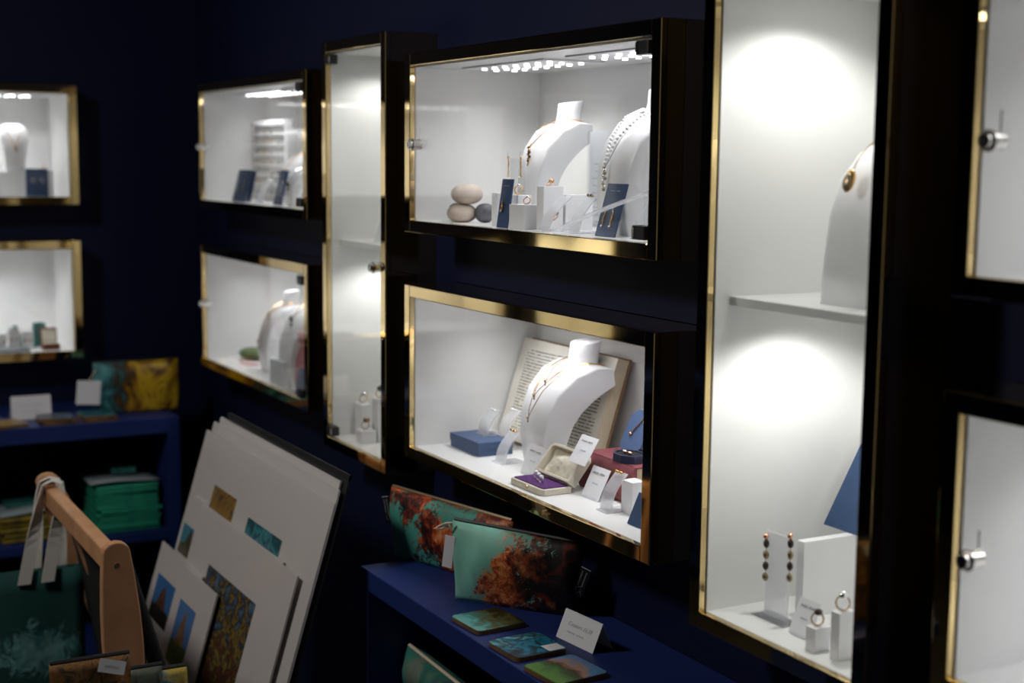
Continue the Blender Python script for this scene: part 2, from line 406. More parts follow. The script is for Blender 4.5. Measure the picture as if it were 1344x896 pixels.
# ------------------------------------------------------------------ display cabinets
_led = B().cyl((0, 0, -.0015), (0, 0, .0015), .0052, n=10).build('led', 'led_glow'); COL.objects.unlink(_led)
def put_leds(panel, spots):
    for p in spots:
        c = _led.copy(); COL.objects.link(c); c.parent = panel; c.location = p
def panel_lamp(parent, loc, wall, watts):
    l = bpy.data.lights.new('led_panel_lamp', 'AREA'); l.shape = 'RECTANGLE'; l.energy = watts; l.spread = math.radians(125)
    l.size, l.size_y = (.09, .29) if wall == 'right' else (.29, .09); l.color = (.975, .965, 1.0)
    o = bpy.data.objects.new('led_panel_lamp', l); COL.objects.link(o); o.parent = parent; o.location = loc
def spot_lamp(parent, loc, watts):
    l = bpy.data.lights.new('downlight_lamp', 'SPOT'); l.energy = watts; l.spot_size = math.radians(150); l.spot_blend = .55
    l.shadow_soft_size = .012; l.color = (1.0, .985, .95)
    o = bpy.data.objects.new('downlight_lamp', l); COL.objects.link(o); o.parent = parent; o.location = loc
def cabinet(label, box, wall, lock=None, hinge=None, lights='panel', shelf=None, door=True, watts=None):
    u0, u1, z0, z1 = box; W = u1-u0; H = z1-z0; uc = (u0+u1)/2
    if wall == 'right': loc = (0, uc, z0-FR); T = lambda u, d, z: Vector((d, u, z))
    else: loc = (uc, FARY, z0-FR); T = lambda u, d, z: Vector((u, d, z))
    def bx(b, ua, ub, da, db, za, zb):             # local: u from centre, z from base
        c = T((ua+ub)/2, (da+db)/2, (za+zb)/2); s = T(abs(ub-ua), abs(db-da), abs(zb-za)); return b.box(c, s)
    t = thing('display_cabinet', label, 'cabinet', loc)
    ho = W/2+FR; hi = W/2; a = FR; e = FR+H; top = H+2*FR; ct = .010
    # mirror-polished brass case: four sheets
    bx(B(), -ho, -ho+ct, .012, DEP+.012, 0, top).build('side_sheet', 'brass', t)
    bx(B(), ho-ct, ho, .012, DEP+.012, 0, top).build('side_sheet', 'brass', t)
    bx(B(), -ho+ct, ho-ct, .012, DEP+.012, 0, ct).build('base_sheet', 'brass', t)
    bx(B(), -ho+ct, ho-ct, .012, DEP+.012, top-ct, top).build('top_sheet', 'brass', t)
    # front frame strips
    bx(B(), -ho, -hi, 0, .012, 0, top).build('frame_strip', 'brass', t, bevel=.0015)
    bx(B(), hi, ho, 0, .012, 0, top).build('frame_strip', 'brass', t, bevel=.0015)
    bx(B(), -hi, hi, 0, .012, 0, FR).build('frame_strip', 'brass', t, bevel=.0015)
    bx(B(), -hi, hi, 0, .012, e, top).build('frame_strip', 'brass', t, bevel=.0015)
    # white lining
    d0 = .0125; p = FR-ct; k = .003
    bx(B(), -ho+ct, ho-ct, DEP, DEP+.012, ct, top-ct).build('back_panel', 'white_lining', t)
    bx(B(), -ho+ct, -hi+k, d0, DEP, ct, top-ct).build('side_panel', 'white_lining', t)
    bx(B(), hi-k, ho-ct, d0, DEP, ct, top-ct).build('side_panel', 'white_lining', t)
    bx(B(), -hi+k, hi-k, d0, DEP, ct, a).build('floor_panel', 'white_lining', t)
    bx(B(), -hi+k, hi-k, d0, DEP, e-k, top-ct).build('ceiling_panel', 'white_lining', t)
    ceil = e-k
    if lights == 'panel':
        for s in (-1, 1):
            pc = -s*W*.235 if wall == 'right' else s*W*.235
            lp = bx(B(), pc-.165, pc+.165, .085, .215, ceil-.003, ceil).build('light_panel', 'led_plate', t)
            sp = []
            for r in range(3):
                for q in range(7):
                    sp.append(T(pc-.135+q*.043+(r % 2)*.014, .115+r*.034, ceil-.0048))
            put_leds(lp, sp)
            panel_lamp(lp, T(pc, .15, ceil-.0075), wall, watts or PANEL_W)
    elif lights == 'spot':
        for zc in (ceil, shelf[0]-loc[2]-.013):
            ring = B(); uo = W*.14 if wall == 'right' else 0.0
            rr = [[T(uo+math.cos(x)*q, .13+math.sin(x)*q, zc-h) for x in [2*math.pi*k/24 for k in range(24)]] for q, h in ((.034, 0), (.034, .006), (.024, .006), (.024, 0))]
            ring.rings(rr, cap=False, closed=True)
            lp = ring.build('downlight', 'led_plate', t)
            put_leds(lp, [T(uo+math.cos(x)*.014, .13+math.sin(x)*.014, zc-.002) for x in [2*math.pi*k/5 for k in range(5)]])
            spot_lamp(lp, T(uo, .13, zc-.012), watts or SPOT_W)
    if shelf:
        sz = shelf[0]-loc[2]
        bx(B(), -hi+k, hi-k, shelf[1], DEP, sz-.013, sz).build('shelf', 'white_lining', t, bevel=.001)
    if door:
        g = bx(B(), -hi+.001, hi-.001, .003, .009, a+.001, e-.001).build('glass_door', 'door_glass', t)
        if hinge:
            for zz in (a+.016, e-.016):
                cu = hinge*(hi-.020)
                hb = bx(B(), cu-.017, cu+.017, -.004, .016, zz-.011, zz+.011).build('hinge', 'black_plastic', g, bevel=.002)
                bx(B(), cu-hinge*.012-.003, cu-hinge*.012+.003, -.0055, -.004, zz-.008, zz+.008).build('hinge_pin', 'chrome', hb)
        if lock:
            lu, lz = lock; zz = lz-loc[2]
            lk = B()
            for q0, q1, r in ((.012, -.004, .0105), (-.004, -.010, .0125), (-.010, -.017, .009)):
                lk.cyl(T(lu, q0, zz), T(lu, q1, zz), r, n=20)
            lo = lk.build('lock', 'chrome', g, bevel=.001)
            bx(B(), lu-.0012, lu+.0012, -.0178, -.0168, zz-.005, zz+.005).build('keyhole', 'black_plastic', lo)
            bx(B(), lu-.0012, lu+.0012, .009, .0105, zz+.010, zz+.034).build('lock_catch', 'chrome', lo)
    return t
cabinet('wide glazed brass cabinet holding pebbles and two necklace busts', right_boxes[0], 'right', (.43-.026, EYE+.030), -1)
cabinet('wide brass cabinet holding an open book and a triple necklace bust', right_boxes[1], 'right', None, None)
cabinet('wide brass cabinet holding a white slotted tower of earrings', right_boxes[2], 'right', (.43-.016, EYE+.030), -1)
cabinet('wide brass cabinet holding a green mossy stone beside a white bust', right_boxes[3], 'right', (.43-.016, EYE-.43), -1)
cabinet('narrow tall brass cabinet with one lock below its white shelf', right_boxes[4], 'right', (-.135, EYE-.232), 1, 'spot', (EYE-.188, .032), watts=1.75)
cabinet('tall brass cabinet with a brooch bust on its shelf', right_boxes[5], 'right', None, None, 'spot', (EYE-.190, .038))
cabinet('upper brass cabinet with a lock, beside the tall brooch cabinet', right_boxes[6], 'right', (.43-.030, EYE+.027), None, watts=.40)
cabinet('lower brass cabinet with a lock, beside the tall brooch cabinet', right_boxes[7], 'right', (.43-.030, EYE-.444), None, watts=.44)
cabinet('brass cabinet on the far wall with a bust and blue card', far_boxes[0], 'far', None, None)
cabinet('brass cabinet on the far wall with teal crystals and brown box', far_boxes[1], 'far', None, None)
cabinet('tall brass cabinet on the far wall beside the wide pair', far_boxes[2], 'far', None, None, 'spot', (EYE-.188, .032))
# ------------------------------------------------------------------ builders of the goods
def rrect(hx, hy, r, n=4):
    out = []
    for cx, cy, a0 in ((hx-r, hy-r, 0), (-hx+r, hy-r, 90), (-hx+r, -hy+r, 180), (hx-r, -hy+r, 270)):
        for k in range(n+1):
            a = math.radians(a0+90*k/n); out.append((cx+r*math.cos(a), cy+r*math.sin(a)))
    return out
# profile of the bust: (back, up, half width, half thickness); it faces -x
BUST = [(0, 0, .050, .021), (-.005, .025, .051, .022), (-.007, .060, .054, .025), (.000, .098, .060, .028), (.016, .132, .068, .030),
        (.042, .160, .077, .029), (.072, .176, .082, .024), (.098, .180, .080, .016)]
def bust_frame(i):
    a = BUST[max(i-1, 0)]; b = BUST[min(i+1, len(BUST)-1)]
    t = Vector((b[0]-a[0], 0, b[1]-a[1])).normalized(); n = Vector((-t.z, 0, t.x)); return t, n
def bust_surface(s, v, sc, wide=1.0):                         # point on the chest; s 0..7 along, v -1..1 across
    i = min(int(s), len(BUST)-2); f = s-i
    q = [BUST[i][k]*(1-f)+BUST[i+1][k]*f for k in range(4)]
    t, n = bust_frame(i); t2, n2 = bust_frame(i+1); n = (n*(1-f)+n2*f).normalized()
    p_ = (Vector((q[0], v*q[2], q[1])) + n*(q[3]*(1.0+.35*(1-v*v))+.0008/sc))*sc
    return Vector((p_.x*wide, p_.y*wide, p_.z))
def bust(label, loc, height, rotz=0.0, group=None, neck=True, wide=1.0):
    sc = height/.240
    t = thing('necklace_bust', label, 'bust', loc, rotz, group)
    b = B(); rg = []
    for i, (x, z, hw, ht) in enumerate(BUST):
        tt, n = bust_frame(i)
        if i == 0: n = Vector((-1, 0, 0))
        ring = []
        for (p, q) in rrect(hw, ht, ht*.16, 2):
            bow = (1-(p/hw)**2)*ht*.35
            ring.append((Vector((x, p, z)) + n*(q+(bow if q > 0 else 0)))*sc)
        rg.append(ring)
    b.rings(rg); ch = b.build('chest', 'white_gloss', t, smooth=True); ch.data.set_sharp_from_angle(angle=math.radians(38))
    if neck:
        b = B(); N = 20
        prof = [(.050, .152, .066, .030), (.058, .168, .054, .030), (.066, .183, .040, .029), (.072, .200, .0335, .0285), (.075, .218, .032, .028), (.078, .2375, .0335, .029), (.0785, .240, .032, .0275)]
        b.rings([[Vector((x+ry*math.cos(2*math.pi*k/N), rx*math.sin(2*math.pi*k/N), z+(.12*ry*math.cos(2*math.pi*k/N) if i > 3 else 0)))*sc for k in range(N)] for i, (x, z, rx, ry) in enumerate(prof)])
        b.build('neck', 'white_gloss', t, smooth=True)
    t['wide'] = wide
    for c_ in t.children:
        for v_ in c_.data.vertices: v_.co.x *= wide; v_.co.y *= wide
    return t, sc
def necklace(label, host, sc, s_low, v_low, pend, chain='gold', r=.0009, group=None, s_top=6.7, v_top=.66, ends=True):
    t = thing('necklace', label, 'necklace', host.location, host.rotation_euler.z, group)
    wd = host['wide']; lo = bust_surface(s_low, v_low, sc, wd)
    for sd in (-1, 1):
        pts = []
        for k in range(15):
            f = k/14; s = s_low+(s_top-s_low)*f; v = v_low+(sd*v_top-v_low)*(f if sd > 0 else f**.7)
            pts.append(bust_surface(s, v, sc, wd))
        B().tube(pts, r, 5).build('chain', chain, t)
    tt = bust_surface(s_low-.12, v_low, sc, wd)
    pend(t, lo, tt-lo)
    return t
def pend_small(stone='dark_stone', r=.0035):
    def f(t, p, d):
        b = B(); b.ball(p+Vector((-.001, 0, -.001)), r, (.8, 1, 1.3), 10, 8); b.ball(p+Vector((-.001, 0, -r*2.4)), r*.75, (.8, 1, 1.1), 10, 8)
        o = b.build('pendant', stone, t, smooth=True)
        B().ball(p+Vector((-.003, .001, r*.5)), r*.55, u=8, v=6).build('bail', 'gold', o, smooth=True)
    return f
def pend_cluster(n, step, mats, r=.0035):
    def f(t, p, d):
        rnd = random.Random(n)
        for mi, mname in enumerate(mats):
            b = B()
            for k in range(n):
                if k % len(mats) != mi: continue
                b.ball(p+Vector((-.0015+.0006*k*0, rnd.uniform(-.0035, .0035), -k*step)), r*rnd.uniform(.8, 1.15), u=8, v=6)
            b.build('bead_cluster', mname, t, smooth=True)
    return f
def lean_panel(zf, bl, br, tl, x=None):
    """pixels of three corners -> base point, width, height, lean; panel stands parallel to the right wall"""
    P = onZ(*bl, zf) if x is None else onX(*bl, x); P.z = zf; T_ = onY(*tl, P.y); R_ = onX(*br, P.x)
    w_ = P.y-R_.y; h_ = math.hypot(T_.x-P.x, T_.z-P.z); ang = math.atan2(T_.x-P.x, T_.z-P.z)
    return Vector((P.x, P.y-w_/2, zf)), w_, h_, ang
def panel_part(name, material, parent, w_, h_, ang, thick=.0015, base=(0, 0, 0), du=0.0, dz=0.0, out=0.0, bevel=0):
    """a sheet w x h lying in a plane leaning by ang (top toward +x); du across (+y), dz up the sheet, out toward the viewer"""
    up = Vector((math.sin(ang), 0, math.cos(ang))); nrm = Vector((-math.cos(ang), 0, math.sin(ang)))
    c = Vector(base)+up*(dz+h_/2)+nrm*(out+thick/2)+Vector((0, du, 0))
    rot = Matrix((nrm, Vector((0, 1, 0)), up)).transposed()
    return B().box(c, (thick, w_, h_), rot).build(name, material, parent, bevel=bevel)
def sheet_mx(w_, h_, ang, du, dz, out):
    up = Vector((math.sin(ang), 0, math.cos(ang))); nrm = Vector((-math.cos(ang), 0, math.sin(ang)))
    return frame_mx(up*dz+nrm*out+Vector((0, du, 0)), (0, -1, 0), up)
def blue_card(label, zf, bl, br, tl, group=None, x=None):
    loc, w_, h_, a = lean_panel(zf, bl, br, tl, x)
    t = thing('earring_card', label, 'card', loc, 0, group)
    panel_part('card_sheet', 'blue_card', t, w_, h_, a, .002)
    scribble('printed_name', 'pale_ink', t, sheet_mx(w_, h_, a, 0, h_*.86, .0022), w_*.5, .004, int(bl[0]), r=.00025)
    st = B(); st.prism([(.003, -w_*.3, 0), (.003+math.sin(a)*h_*.5, -w_*.3, h_*.5*math.cos(a)), (math.sin(a)*h_*.5+.012, -w_*.3, 0)], (0, w_*.6, 0))
    st.build('easel_strut', 'clear_acrylic', t)
    return t, w_, h_, a
def drop_earring(label, loc, length, mats, rotz=0, group=None, hook=True, r=.0028, n=5, tilt=0.0):
    t = thing('drop_earring', label, 'earring', loc, rotz, group); t.rotation_euler = (0, tilt, rotz)
    if hook:
        B().tube([(0, .004*math.sin(k*.42), .004+.004*math.cos(k*.42)) for k in range(-1, 9)], .0005, 5).build('ear_hook', 'silver', t)
    b = B(); rnd = random.Random(int(loc[1]*1e4))
    for k in range(n):
        b.ball((0, rnd.uniform(-.001, .001), -length*(k+.5)/n), r*rnd.uniform(.7, 1.1), (1, 1, 1.3), 8, 6)
    b.build('drop', mats[0], t, smooth=True)
    B().ball((-.0015, 0, -length*.98), r*.9, u=8, v=6).build('stone', mats[1], t, smooth=True)
    return t
def ring_item(label, loc, R, rotz=0, metal='gold', stone='silver', tilt=.25, group=None, sr=.0032):
    t = thing('finger_ring', label, 'ring', loc, rotz, group)
    pts = [(math.sin(tilt)*R*(1+math.cos(a)), R*math.sin(a), math.cos(tilt)*R*(1+math.cos(a))+.0012) for a in [2*math.pi*k/24 for k in range(24)]]
    B().tube(pts, .0012, 6, True).build('band', metal, t, smooth=True)
    B().ball((math.sin(tilt)*2*R, 0, math.cos(tilt)*2*R+.002), sr, (1, 1, .8), 10, 8).build('stone', stone, t, smooth=True)
    return t
def block(label, loc, sx, sy, h, rotz=0, group=None, material='white_gloss', name='display_block'):
    o = B().box((0, 0, h/2), (sx, sy, h)).build(name, material, bevel=.0008)
    o.location = loc; o.rotation_euler = (0, 0, rotz); return tag(o, label, 'block', group)
def acrylic_ramp(label, loc, w_, h_, rotz=0, material='frosted_acrylic', group=None, depth_=.05, curve=.018):
    """foot plate plus a bowed upright sheet leaning back"""
    t = thing('earring_stand', label, 'earring stand', loc, rotz, group)
    B().box((depth_*.35, 0, .0015), (depth_, w_, .003)).build('foot', material, t, bevel=.0006)
    pr = []
    for k in range(11):
        f = k/10; pr.append((depth_*.02+depth_*.62*f+curve*math.sin(math.pi*f)*-.5, 0, .003+h_*f))
    poly = [(x, -w_/2, z) for x, y, z in pr]+[(x+.0035, -w_/2, z) for x, y, z in reversed(pr)]
    B().prism(poly, (0, w_, 0)).build('upright', material, t)
    t['top'] = (pr[-1][0], pr[-1][2])
    return t
def stud_pair(label, stand, mats=('gold', 'silver'), gap=.009, group=None, big=1.0):
    x, z = stand['top']
    for s in (-1, 1):
        t = thing('stud_earring', label, 'earring', stand.location+Matrix.Rotation(stand.rotation_euler.z, 3, 'Z') @ Vector((x-.003, s*gap/2, z+.0005)), stand.rotation_euler.z, group)
        B().ball((-.001, 0, .001), .0026*big, (1, 1.2, .8), 8, 6).build('setting', mats[0], t, smooth=True)
        B().ball((-.003, .0005, .002), .0019*big, u=8, v=6).build('stone', mats[1], t, smooth=True)
        B().cyl((.001, 0, 0), (.008, 0, 0), .0004, n=6).build('post', mats[0], t)
def name_card(label, zf, bl, br, tl, seed, x=None, drop=0):
    loc, w_, h_, a = lean_panel(zf, bl, br, tl, x)
    t = thing('name_card', label, 'card', loc)
    panel_part('card_sheet', 'card_white', t, w_, h_, a, .0012)
    scribble('handwritten_name', 'ink', t, sheet_mx(w_, h_, a, 0, h_*.80, .0012), w_*.68, .0065, seed, r=.00035)
    scribble('handwritten_line', 'pale_ink', t, sheet_mx(w_, h_, a, 0, h_*.48, .0012), w_*.34, .004, seed+1, (0, 1.0), r=.0003)
    if drop >= 0: B().prism([(-.004, -w_*.35, 0), (-.003, -w_*.35, .004), (.02+math.sin(a)*h_*.3, -w_*.35, .004), (.02+math.sin(a)*h_*.3, -w_*.35, 0)], (0, w_*.7, 0)).build('card_foot', 'clear_acrylic', t)
    if drop > 0: B().box((.006, 0, -drop/2), (.016, w_*.6, drop)).build('card_riser', 'frosted_acrylic', t, bevel=.001)
    return t

# ------------------------------------------------------------------ upper cabinet: pebbles, busts, blocks
def fx(px, x, z):
    q = onX(px, 300, x); q.z = z; return q
def pebble(label, px, w_px, h_px, material, z, x, seed, zf, group=None):
    """px: centre pixel column; sized by pixels at its distance"""
    P = onX(px, 280, x); mpp = depth(P)/FPX; P.z = z
    rx, rz = w_px*mpp/2, h_px*mpp/2
    b = B(); b.ball((0, 0, 0), 1.0, (rx*.8, rx, rz), 28, 18)
    rnd = random.Random(seed); ph = [rnd.uniform(0, 6) for _ in range(4)]
    for v in b.bm.verts:
        n = v.co.normalized(); k = 1+.05*math.sin(2.3*n.x+ph[0]+2*n.y)+.04*math.sin(3*n.y+ph[1])
        # flatten the poles like a worn beach stone
        v.co = Vector((v.co.x*k, v.co.y*k, v.co.z*(1.12-.12*n.z*n.z)))
    lo = min(v.co.z for v in b.bm.verts)
    for v in b.bm.verts: v.co.z -= lo
    o = b.build('pebble', material, smooth=True); o.location = P; o.rotation_euler = (0, 0, math.radians(-60))
    return tag(o, label, 'stone', group)
pebble('beige oval pebble lying on the cabinet floor beneath another', 606, 47, 24, 'pebble_beige', ZU0, .060, 1, ZU0)
pebble('beige oval pebble balanced on top of the small pile', 612, 47, 27, 'pebble_beige', ZU0+.0355, .068, 2, ZU0)
pebble('dark grey veined pebble at the near end of the pile', 637, 33, 25, 'pebble_grey', ZU0, .100, 3, ZU0)
pebble('dark grey pebble mostly hidden behind the beige ones', 600, 30, 23, 'pebble_grey', ZU0, .088, 4, ZU0)

c1, w1, h1, a1 = blue_card('blue card with one dangling earring beside the white blocks', ZU0, (652.7, 292.4), (667, 293.4), (661, 234.8), x=0.03)
up = Vector((math.sin(a1), 0, math.cos(a1)))
drop_earring('gold drop earring hung on the narrow blue card by the pebbles', c1.location+up*(h1*.52)+Vector((-.005, .004, .0)), .016, ('gold', 'silver'), tilt=a1)
# pair hanging on a clear stand
Pe = onX(675, 292, .106); Pe.z = ZU0
t = thing('clear_earring_stand', 'clear acrylic stand holding two long gold earrings behind the blue card', 'earring stand', Pe)
B().box((0, 0, .0015), (.022, .06, .003)).build('foot', 'clear_acrylic', t, bevel=.0005)
B().box((.006, 0, .0645), (.003, .056, .125)).build('upright', 'clear_acrylic', t, bevel=.0005)
for px in (667.5, 683.5):
    q = onX(px, 200, Pe.x+.002); q.z = onX(px, 205, Pe.x).z
    drop_earring('long silver and gold chain earring hanging on the clear stand', q, .040, ('gold', 'silver'), n=9, r=.0021, group='long earrings on the clear stand')
# white blocks
def block_px(label, zf, x, pxl, pxr, pytop, sx, rotz=0, group=None):
    a = onX(pxl, 300, x); b_ = onX(pxr, 300, x)
    zt = onX((pxl+pxr)/2, pytop, x).z
    o = block(label, (x+sx/2, (a.y+b_.y)/2, zf), sx, abs(a.y-b_.y), zt-zf, rotz, group); return o, zt
def iso_block(label, zf, pl, pm, pr, group=None, material='white_gloss', x=None):
    """pixels: bottom of the far-left edge, of the front vertical edge (with its top y), of the right edge"""
    A = onZ(pm[0], pm[1], zf) if x is None else onX(pm[0], pm[1], x)
    L = onX(pl[0], pl[1], A.x)
    # front face along y between A and L ; near face runs back along +x
    wy = max(.012, abs(L.y-A.y))
    d_ = _ray(pr, pm[1]); xx = CAMP.x+d_.x*(A.y/d_.y)
    dx = max(.012, xx-A.x)
    zt = onY(pm[0], pm[2], A.y).z
    return block(label, (A.x+dx/2, A.y+wy/2, zf), dx, wy, zt-zf, 0, group, material), zt, A, dx, wy
b1, zt1, A1, dx1, wy1 = iso_block('lowest white block with a rose ring, in front of the others', ZU0, (668, 299), (688, 300.5, 269), 711.5, x=0.03)
ring_item('rose gold ring lying on the lowest white block', (A1.x+dx1*.45, A1.y+wy1*.4, zt1), .0065, .7, 'rose_gold', 'silver', .5)
b2, zt2, A2, dx2, wy2 = iso_block('white block with a gold ring, behind the lowest block', ZU0, (668, 293), (679, 294, 256), 697, x=0.068)
ring_item('gold ring standing on the middle white block', (A2.x+dx2*.35, A2.y+wy2*.5, zt2), .0082, .6, 'gold', 'silver', .2)
b3, zt3, A3, dx3, wy3 = iso_block('tallest white block with a gold knuckle ring on top', ZU0, (704, 293), (713, 295, 244.5), 739, x=0.05)
ring_item('gold cluster ring on the tallest white block', (A3.x+dx3*.4, A3.y+wy3*.5, zt3), .0058, .4, 'rose_gold', 'gold', .9, sr=.0052)
b4, zt4, A4, dx4, wy4 = iso_block('low white block standing behind the narrow blue card', ZU0, (645, 284), (652, 285, 253), 660, x=0.05)
b5, zt5, A5, dx5, wy5 = iso_block('broad white block behind the ring ramps', ZU0, (735, 291), (742, 292, 255.5), 778, x=0.094)
r1 = acrylic_ramp('frosted ring ramp holding a rose gold ring beside tallest block', fx(712, .026, ZU0), .032, .058, .0, depth_=.075)
ring_item('chunky rose gold ring half way up a frosted ramp', r1.location+Vector((.018, .0, .018)), .0080, .2, 'rose_gold', 'dark_stone', .7, sr=.005)
r2 = acrylic_ramp('frosted stand holding square studs beside the large blue card', fx(752, .046, ZU0), .030, .060, 0, depth_=.06)
stud_pair('dark square stud earring on the frosted stand in the pebble cabinet', r2, ('antique', 'dark_stone'), .010, 'square studs on the frosted stand', 1.3)
bt, sc = bust('white necklace bust beside the pebbles wearing a gold cluster', fx(707, .152, ZU0), .236, math.radians(-5), wide=.84)
bt.location.z = ZU0
necklace('gold necklace with a dangling dark cluster on the pebble cabinet bust', bt, sc, 3.9, .22, pend_cluster(9, .0042, ('dark_stone', 'gold'), .0033), 'gold', .0009)
bt2, sc2 = bust('white necklace bust beside the large blue card wearing beads', fx(820, .110, ZU0), .248, math.radians(-4), wide=.9)
bt2.location.z = ZU0
nk = necklace('pearl bead necklace with grey drops on the larger bust', bt2, sc2, 3.0, .22, pend_cluster(9, .0046, ('antique', 'silver'), .0034), 'silver', .0008)
for sd in (-1, 1):
    b = B()
    for k in range(26):
        f = k/25; b.ball(bust_surface(3.0+3.6*f, .22+(sd*.66-.22)*f, sc2, .9)+Vector((-.002, 0, .001)), .0031, u=8, v=6)
    b.build('bead_strand', 'white_gloss', nk, smooth=True)
# printed notice in a clear holder
Pn = onX(793, 290, .215); Pn.z = ZU0
t = thing('notice_sheet', 'white printed notice in a clear holder behind the blue card', 'sign', Pn)
wN = abs(onX(772, 180, .215).y-onX(818, 180, .215).y); hN = onX(790, 171.5, .215).z-ZU0
B().box((.004, 0, hN/2+.001), (.002, wN, hN-.004)).build('notice_paper', 'notice_print', t)
B().box((.0, 0, hN/2), (.003, wN+.004, hN)).build('clear_sleeve', 'clear_acrylic', t, bevel=.0005)
c2, w2, h2, a2 = blue_card('large blue card with two drop earrings near the hinge', ZU0, (782, 302.7), (807.7, 306.4), (799.6, 241), x=0.045)
up = Vector((math.sin(a2), 0, math.cos(a2)))
for s in (-1, 1):
    drop_earring('gold hoop drop earring on the large blue card', c2.location+up*(h2*.48)+Vector((-.005, s*w2*.20, .0)), .026, ('gold', 'silver'), group='earrings on the large blue card', n=6, r=.002, tilt=a2)
# bowed clear band sweeping in front of the card
p0 = fx(728, .03, ZU0); p0.z = ZU0+.003
band = thing('bangle_ramp', 'bowed clear acrylic band rising in front of the large blue card', 'jewellery stand', p0)
pts = []
for k in range(13):
    f = k/12; px = 730+(856-730)*f; py = 303.5-(303.5-251)*(f**.85)
    q = onX(px, py, .028); pts.append(q-p0)
B().rings([[p+Vector((dx_, 0, dz_)) for dx_, dz_ in ((-.007, -.0015), (.007, -.0015), (.007, .0015), (-.007, .0015))] for p in pts]).build('band', 'frosted_acrylic', band)
B().cyl((.0, pts[-1].y+.02, -.003), (0, pts[-1].y+.02, pts[-1].z-.001-.007), .003, n=10).build('prop', 'clear_acrylic', band)
r3 = acrylic_ramp('frosted stand with dark studs beside the cabinet hinge', fx(838, .048, ZU0), .028, .062, 0, depth_=.05)
stud_pair('grey stud earring on the stand beside the hinge', r3, ('antique', 'dark_stone'), .012, 'studs beside the hinge', 1.4)

# ------------------------------------------------------------------ lower cabinet: book, bust, boxes
# open book, parallel to the wall, leaning back
Pb = onX(664, 578, .200); Pb.z = ZL0
tlb = onX(690, 444, .277); trb = onX(819, 472, .277)
hB = (tlb.z-ZL0); wB = tlb.y-trb.y; angB = math.atan2(.065, hB); HB = math.hypot(hB, .065)
bk = thing('open_book', 'old open book leaning behind the triple necklace bust', 'book', (.214, (tlb.y+trb.y)/2-.006, ZL0+.0062))
wB -= .012; half = wB/2
panel_part('cover', 'book_cover_brown', bk, wB+.006, HB, angB, .004, out=-.016)
upb = Vector((math.sin(angB), 0, math.cos(angB))); nb = Vector((-math.cos(angB), 0, math.sin(angB)))
def page_side(s, thick):
    rg = []
    N = 12
    front = [(half*k/N, thick*min(1, (k/N)**.5*1.35)*(1-.22*(k/N)**3)) for k in range(N+1)]
    poly = [(u_, d_) for u_, d_ in front]+[(half, -.012), (0, -.012)]
    pts = [nb*d_+Vector((0, s*u_, 0)) for u_, d_ in poly]
    B().prism(pts, upb*(HB-.004)).build('page_block', 'page_block', bk)
    b = B()
    b.grid(lambda i, j: nb*(thick*min(1, (i)**.5*1.35)*(1-.22*i**3)+.0009)+Vector((0, s*half*i, 0))+upb*((HB-.006)*j+.001), 14, 2)
    b.build('printed_page', 'page_print', bk, solid=.0006)
page_side(1, .012); page_side(-1, .018)
bt3, sc3 = bust('white necklace bust wearing three fine gold chains before the book', onZ(729, 614, ZL0)+Vector((-.020, 0, 0)), .248, math.radians(-5))
for i, (sl, vl) in enumerate(((2.8, .05), (3.7, .10), (4.35, -.05))):
    necklace(['longest fine gold chain with a small pendant on the book bust', 'middle fine gold chain with a small pendant on the book bust', 'shortest fine gold chain with a small pendant on the book bust'][i],
             bt3, sc3, sl, vl, pend_small('antique', .0030), 'gold', .0008, s_top=6.8, v_top=.72)
# blue gift box with two frosted stands
Ab = onZ(628, 600, ZL0)
gb = thing('gift_box', 'low blue gift box carrying two frosted earring stands', 'box', (Ab.x+.040, Ab.y+.065, ZL0))
B().box((0, 0, .010), (.078, .128, .020)).build('box_base', 'blue_box', gb, bevel=.0008)
B().box((0, 0, .021), (.081, .131, .016)).build('box_lid', 'blue_box', gb, bevel=.001)
GZ = ZL0+.029
s1 = acrylic_ramp('frosted earring stand at the far end of the blue gift box', onZ(630, 571, GZ)+Vector((.006, .0, 0)), .042, .047, 0, depth_=.045)
stud_pair('pale stud earring on the far stand of the blue gift box', s1, ('silver', 'white_gloss'), .014, 'studs on the far gift box stand', 1.1)
s2 = acrylic_ramp('frosted earring stand at the near end of the blue gift box', onZ(655, 573, GZ)+Vector((.008, .0, 0)), .038, .049, 0, depth_=.05)
stud_pair('silver stud earring on the near stand of the blue gift box', s2, ('silver', 'silver'), .013, 'studs on the near gift box stand', 1.3)
s3 = acrylic_ramp('frosted earring stand standing before the blue gift box', onZ(652, 608, ZL0)+Vector((.006, .0, 0)), .038, .058, 0, depth_=.055)
stud_pair('gold stud earring on the stand before the blue gift box', s3, ('gold', 'dark_stone'), .012, 'studs on the stand before the gift box', 1.3)
name_card('handwritten white card leaning against the triple necklace bust', ZL0, (683, 620), (706, 624), (695.5, 581), 11)
name_card('handwritten white card leaning on the maroon book', onX(746.5, 604.6, .096).z, (746.5, 604.6), (768, 612), (765, 569.5), 22, .096, -1)
name_card('handwritten white card beside the frosted stand and white cube', ZL0, (763, 650), (785, 657.5), (780, 610), 33)
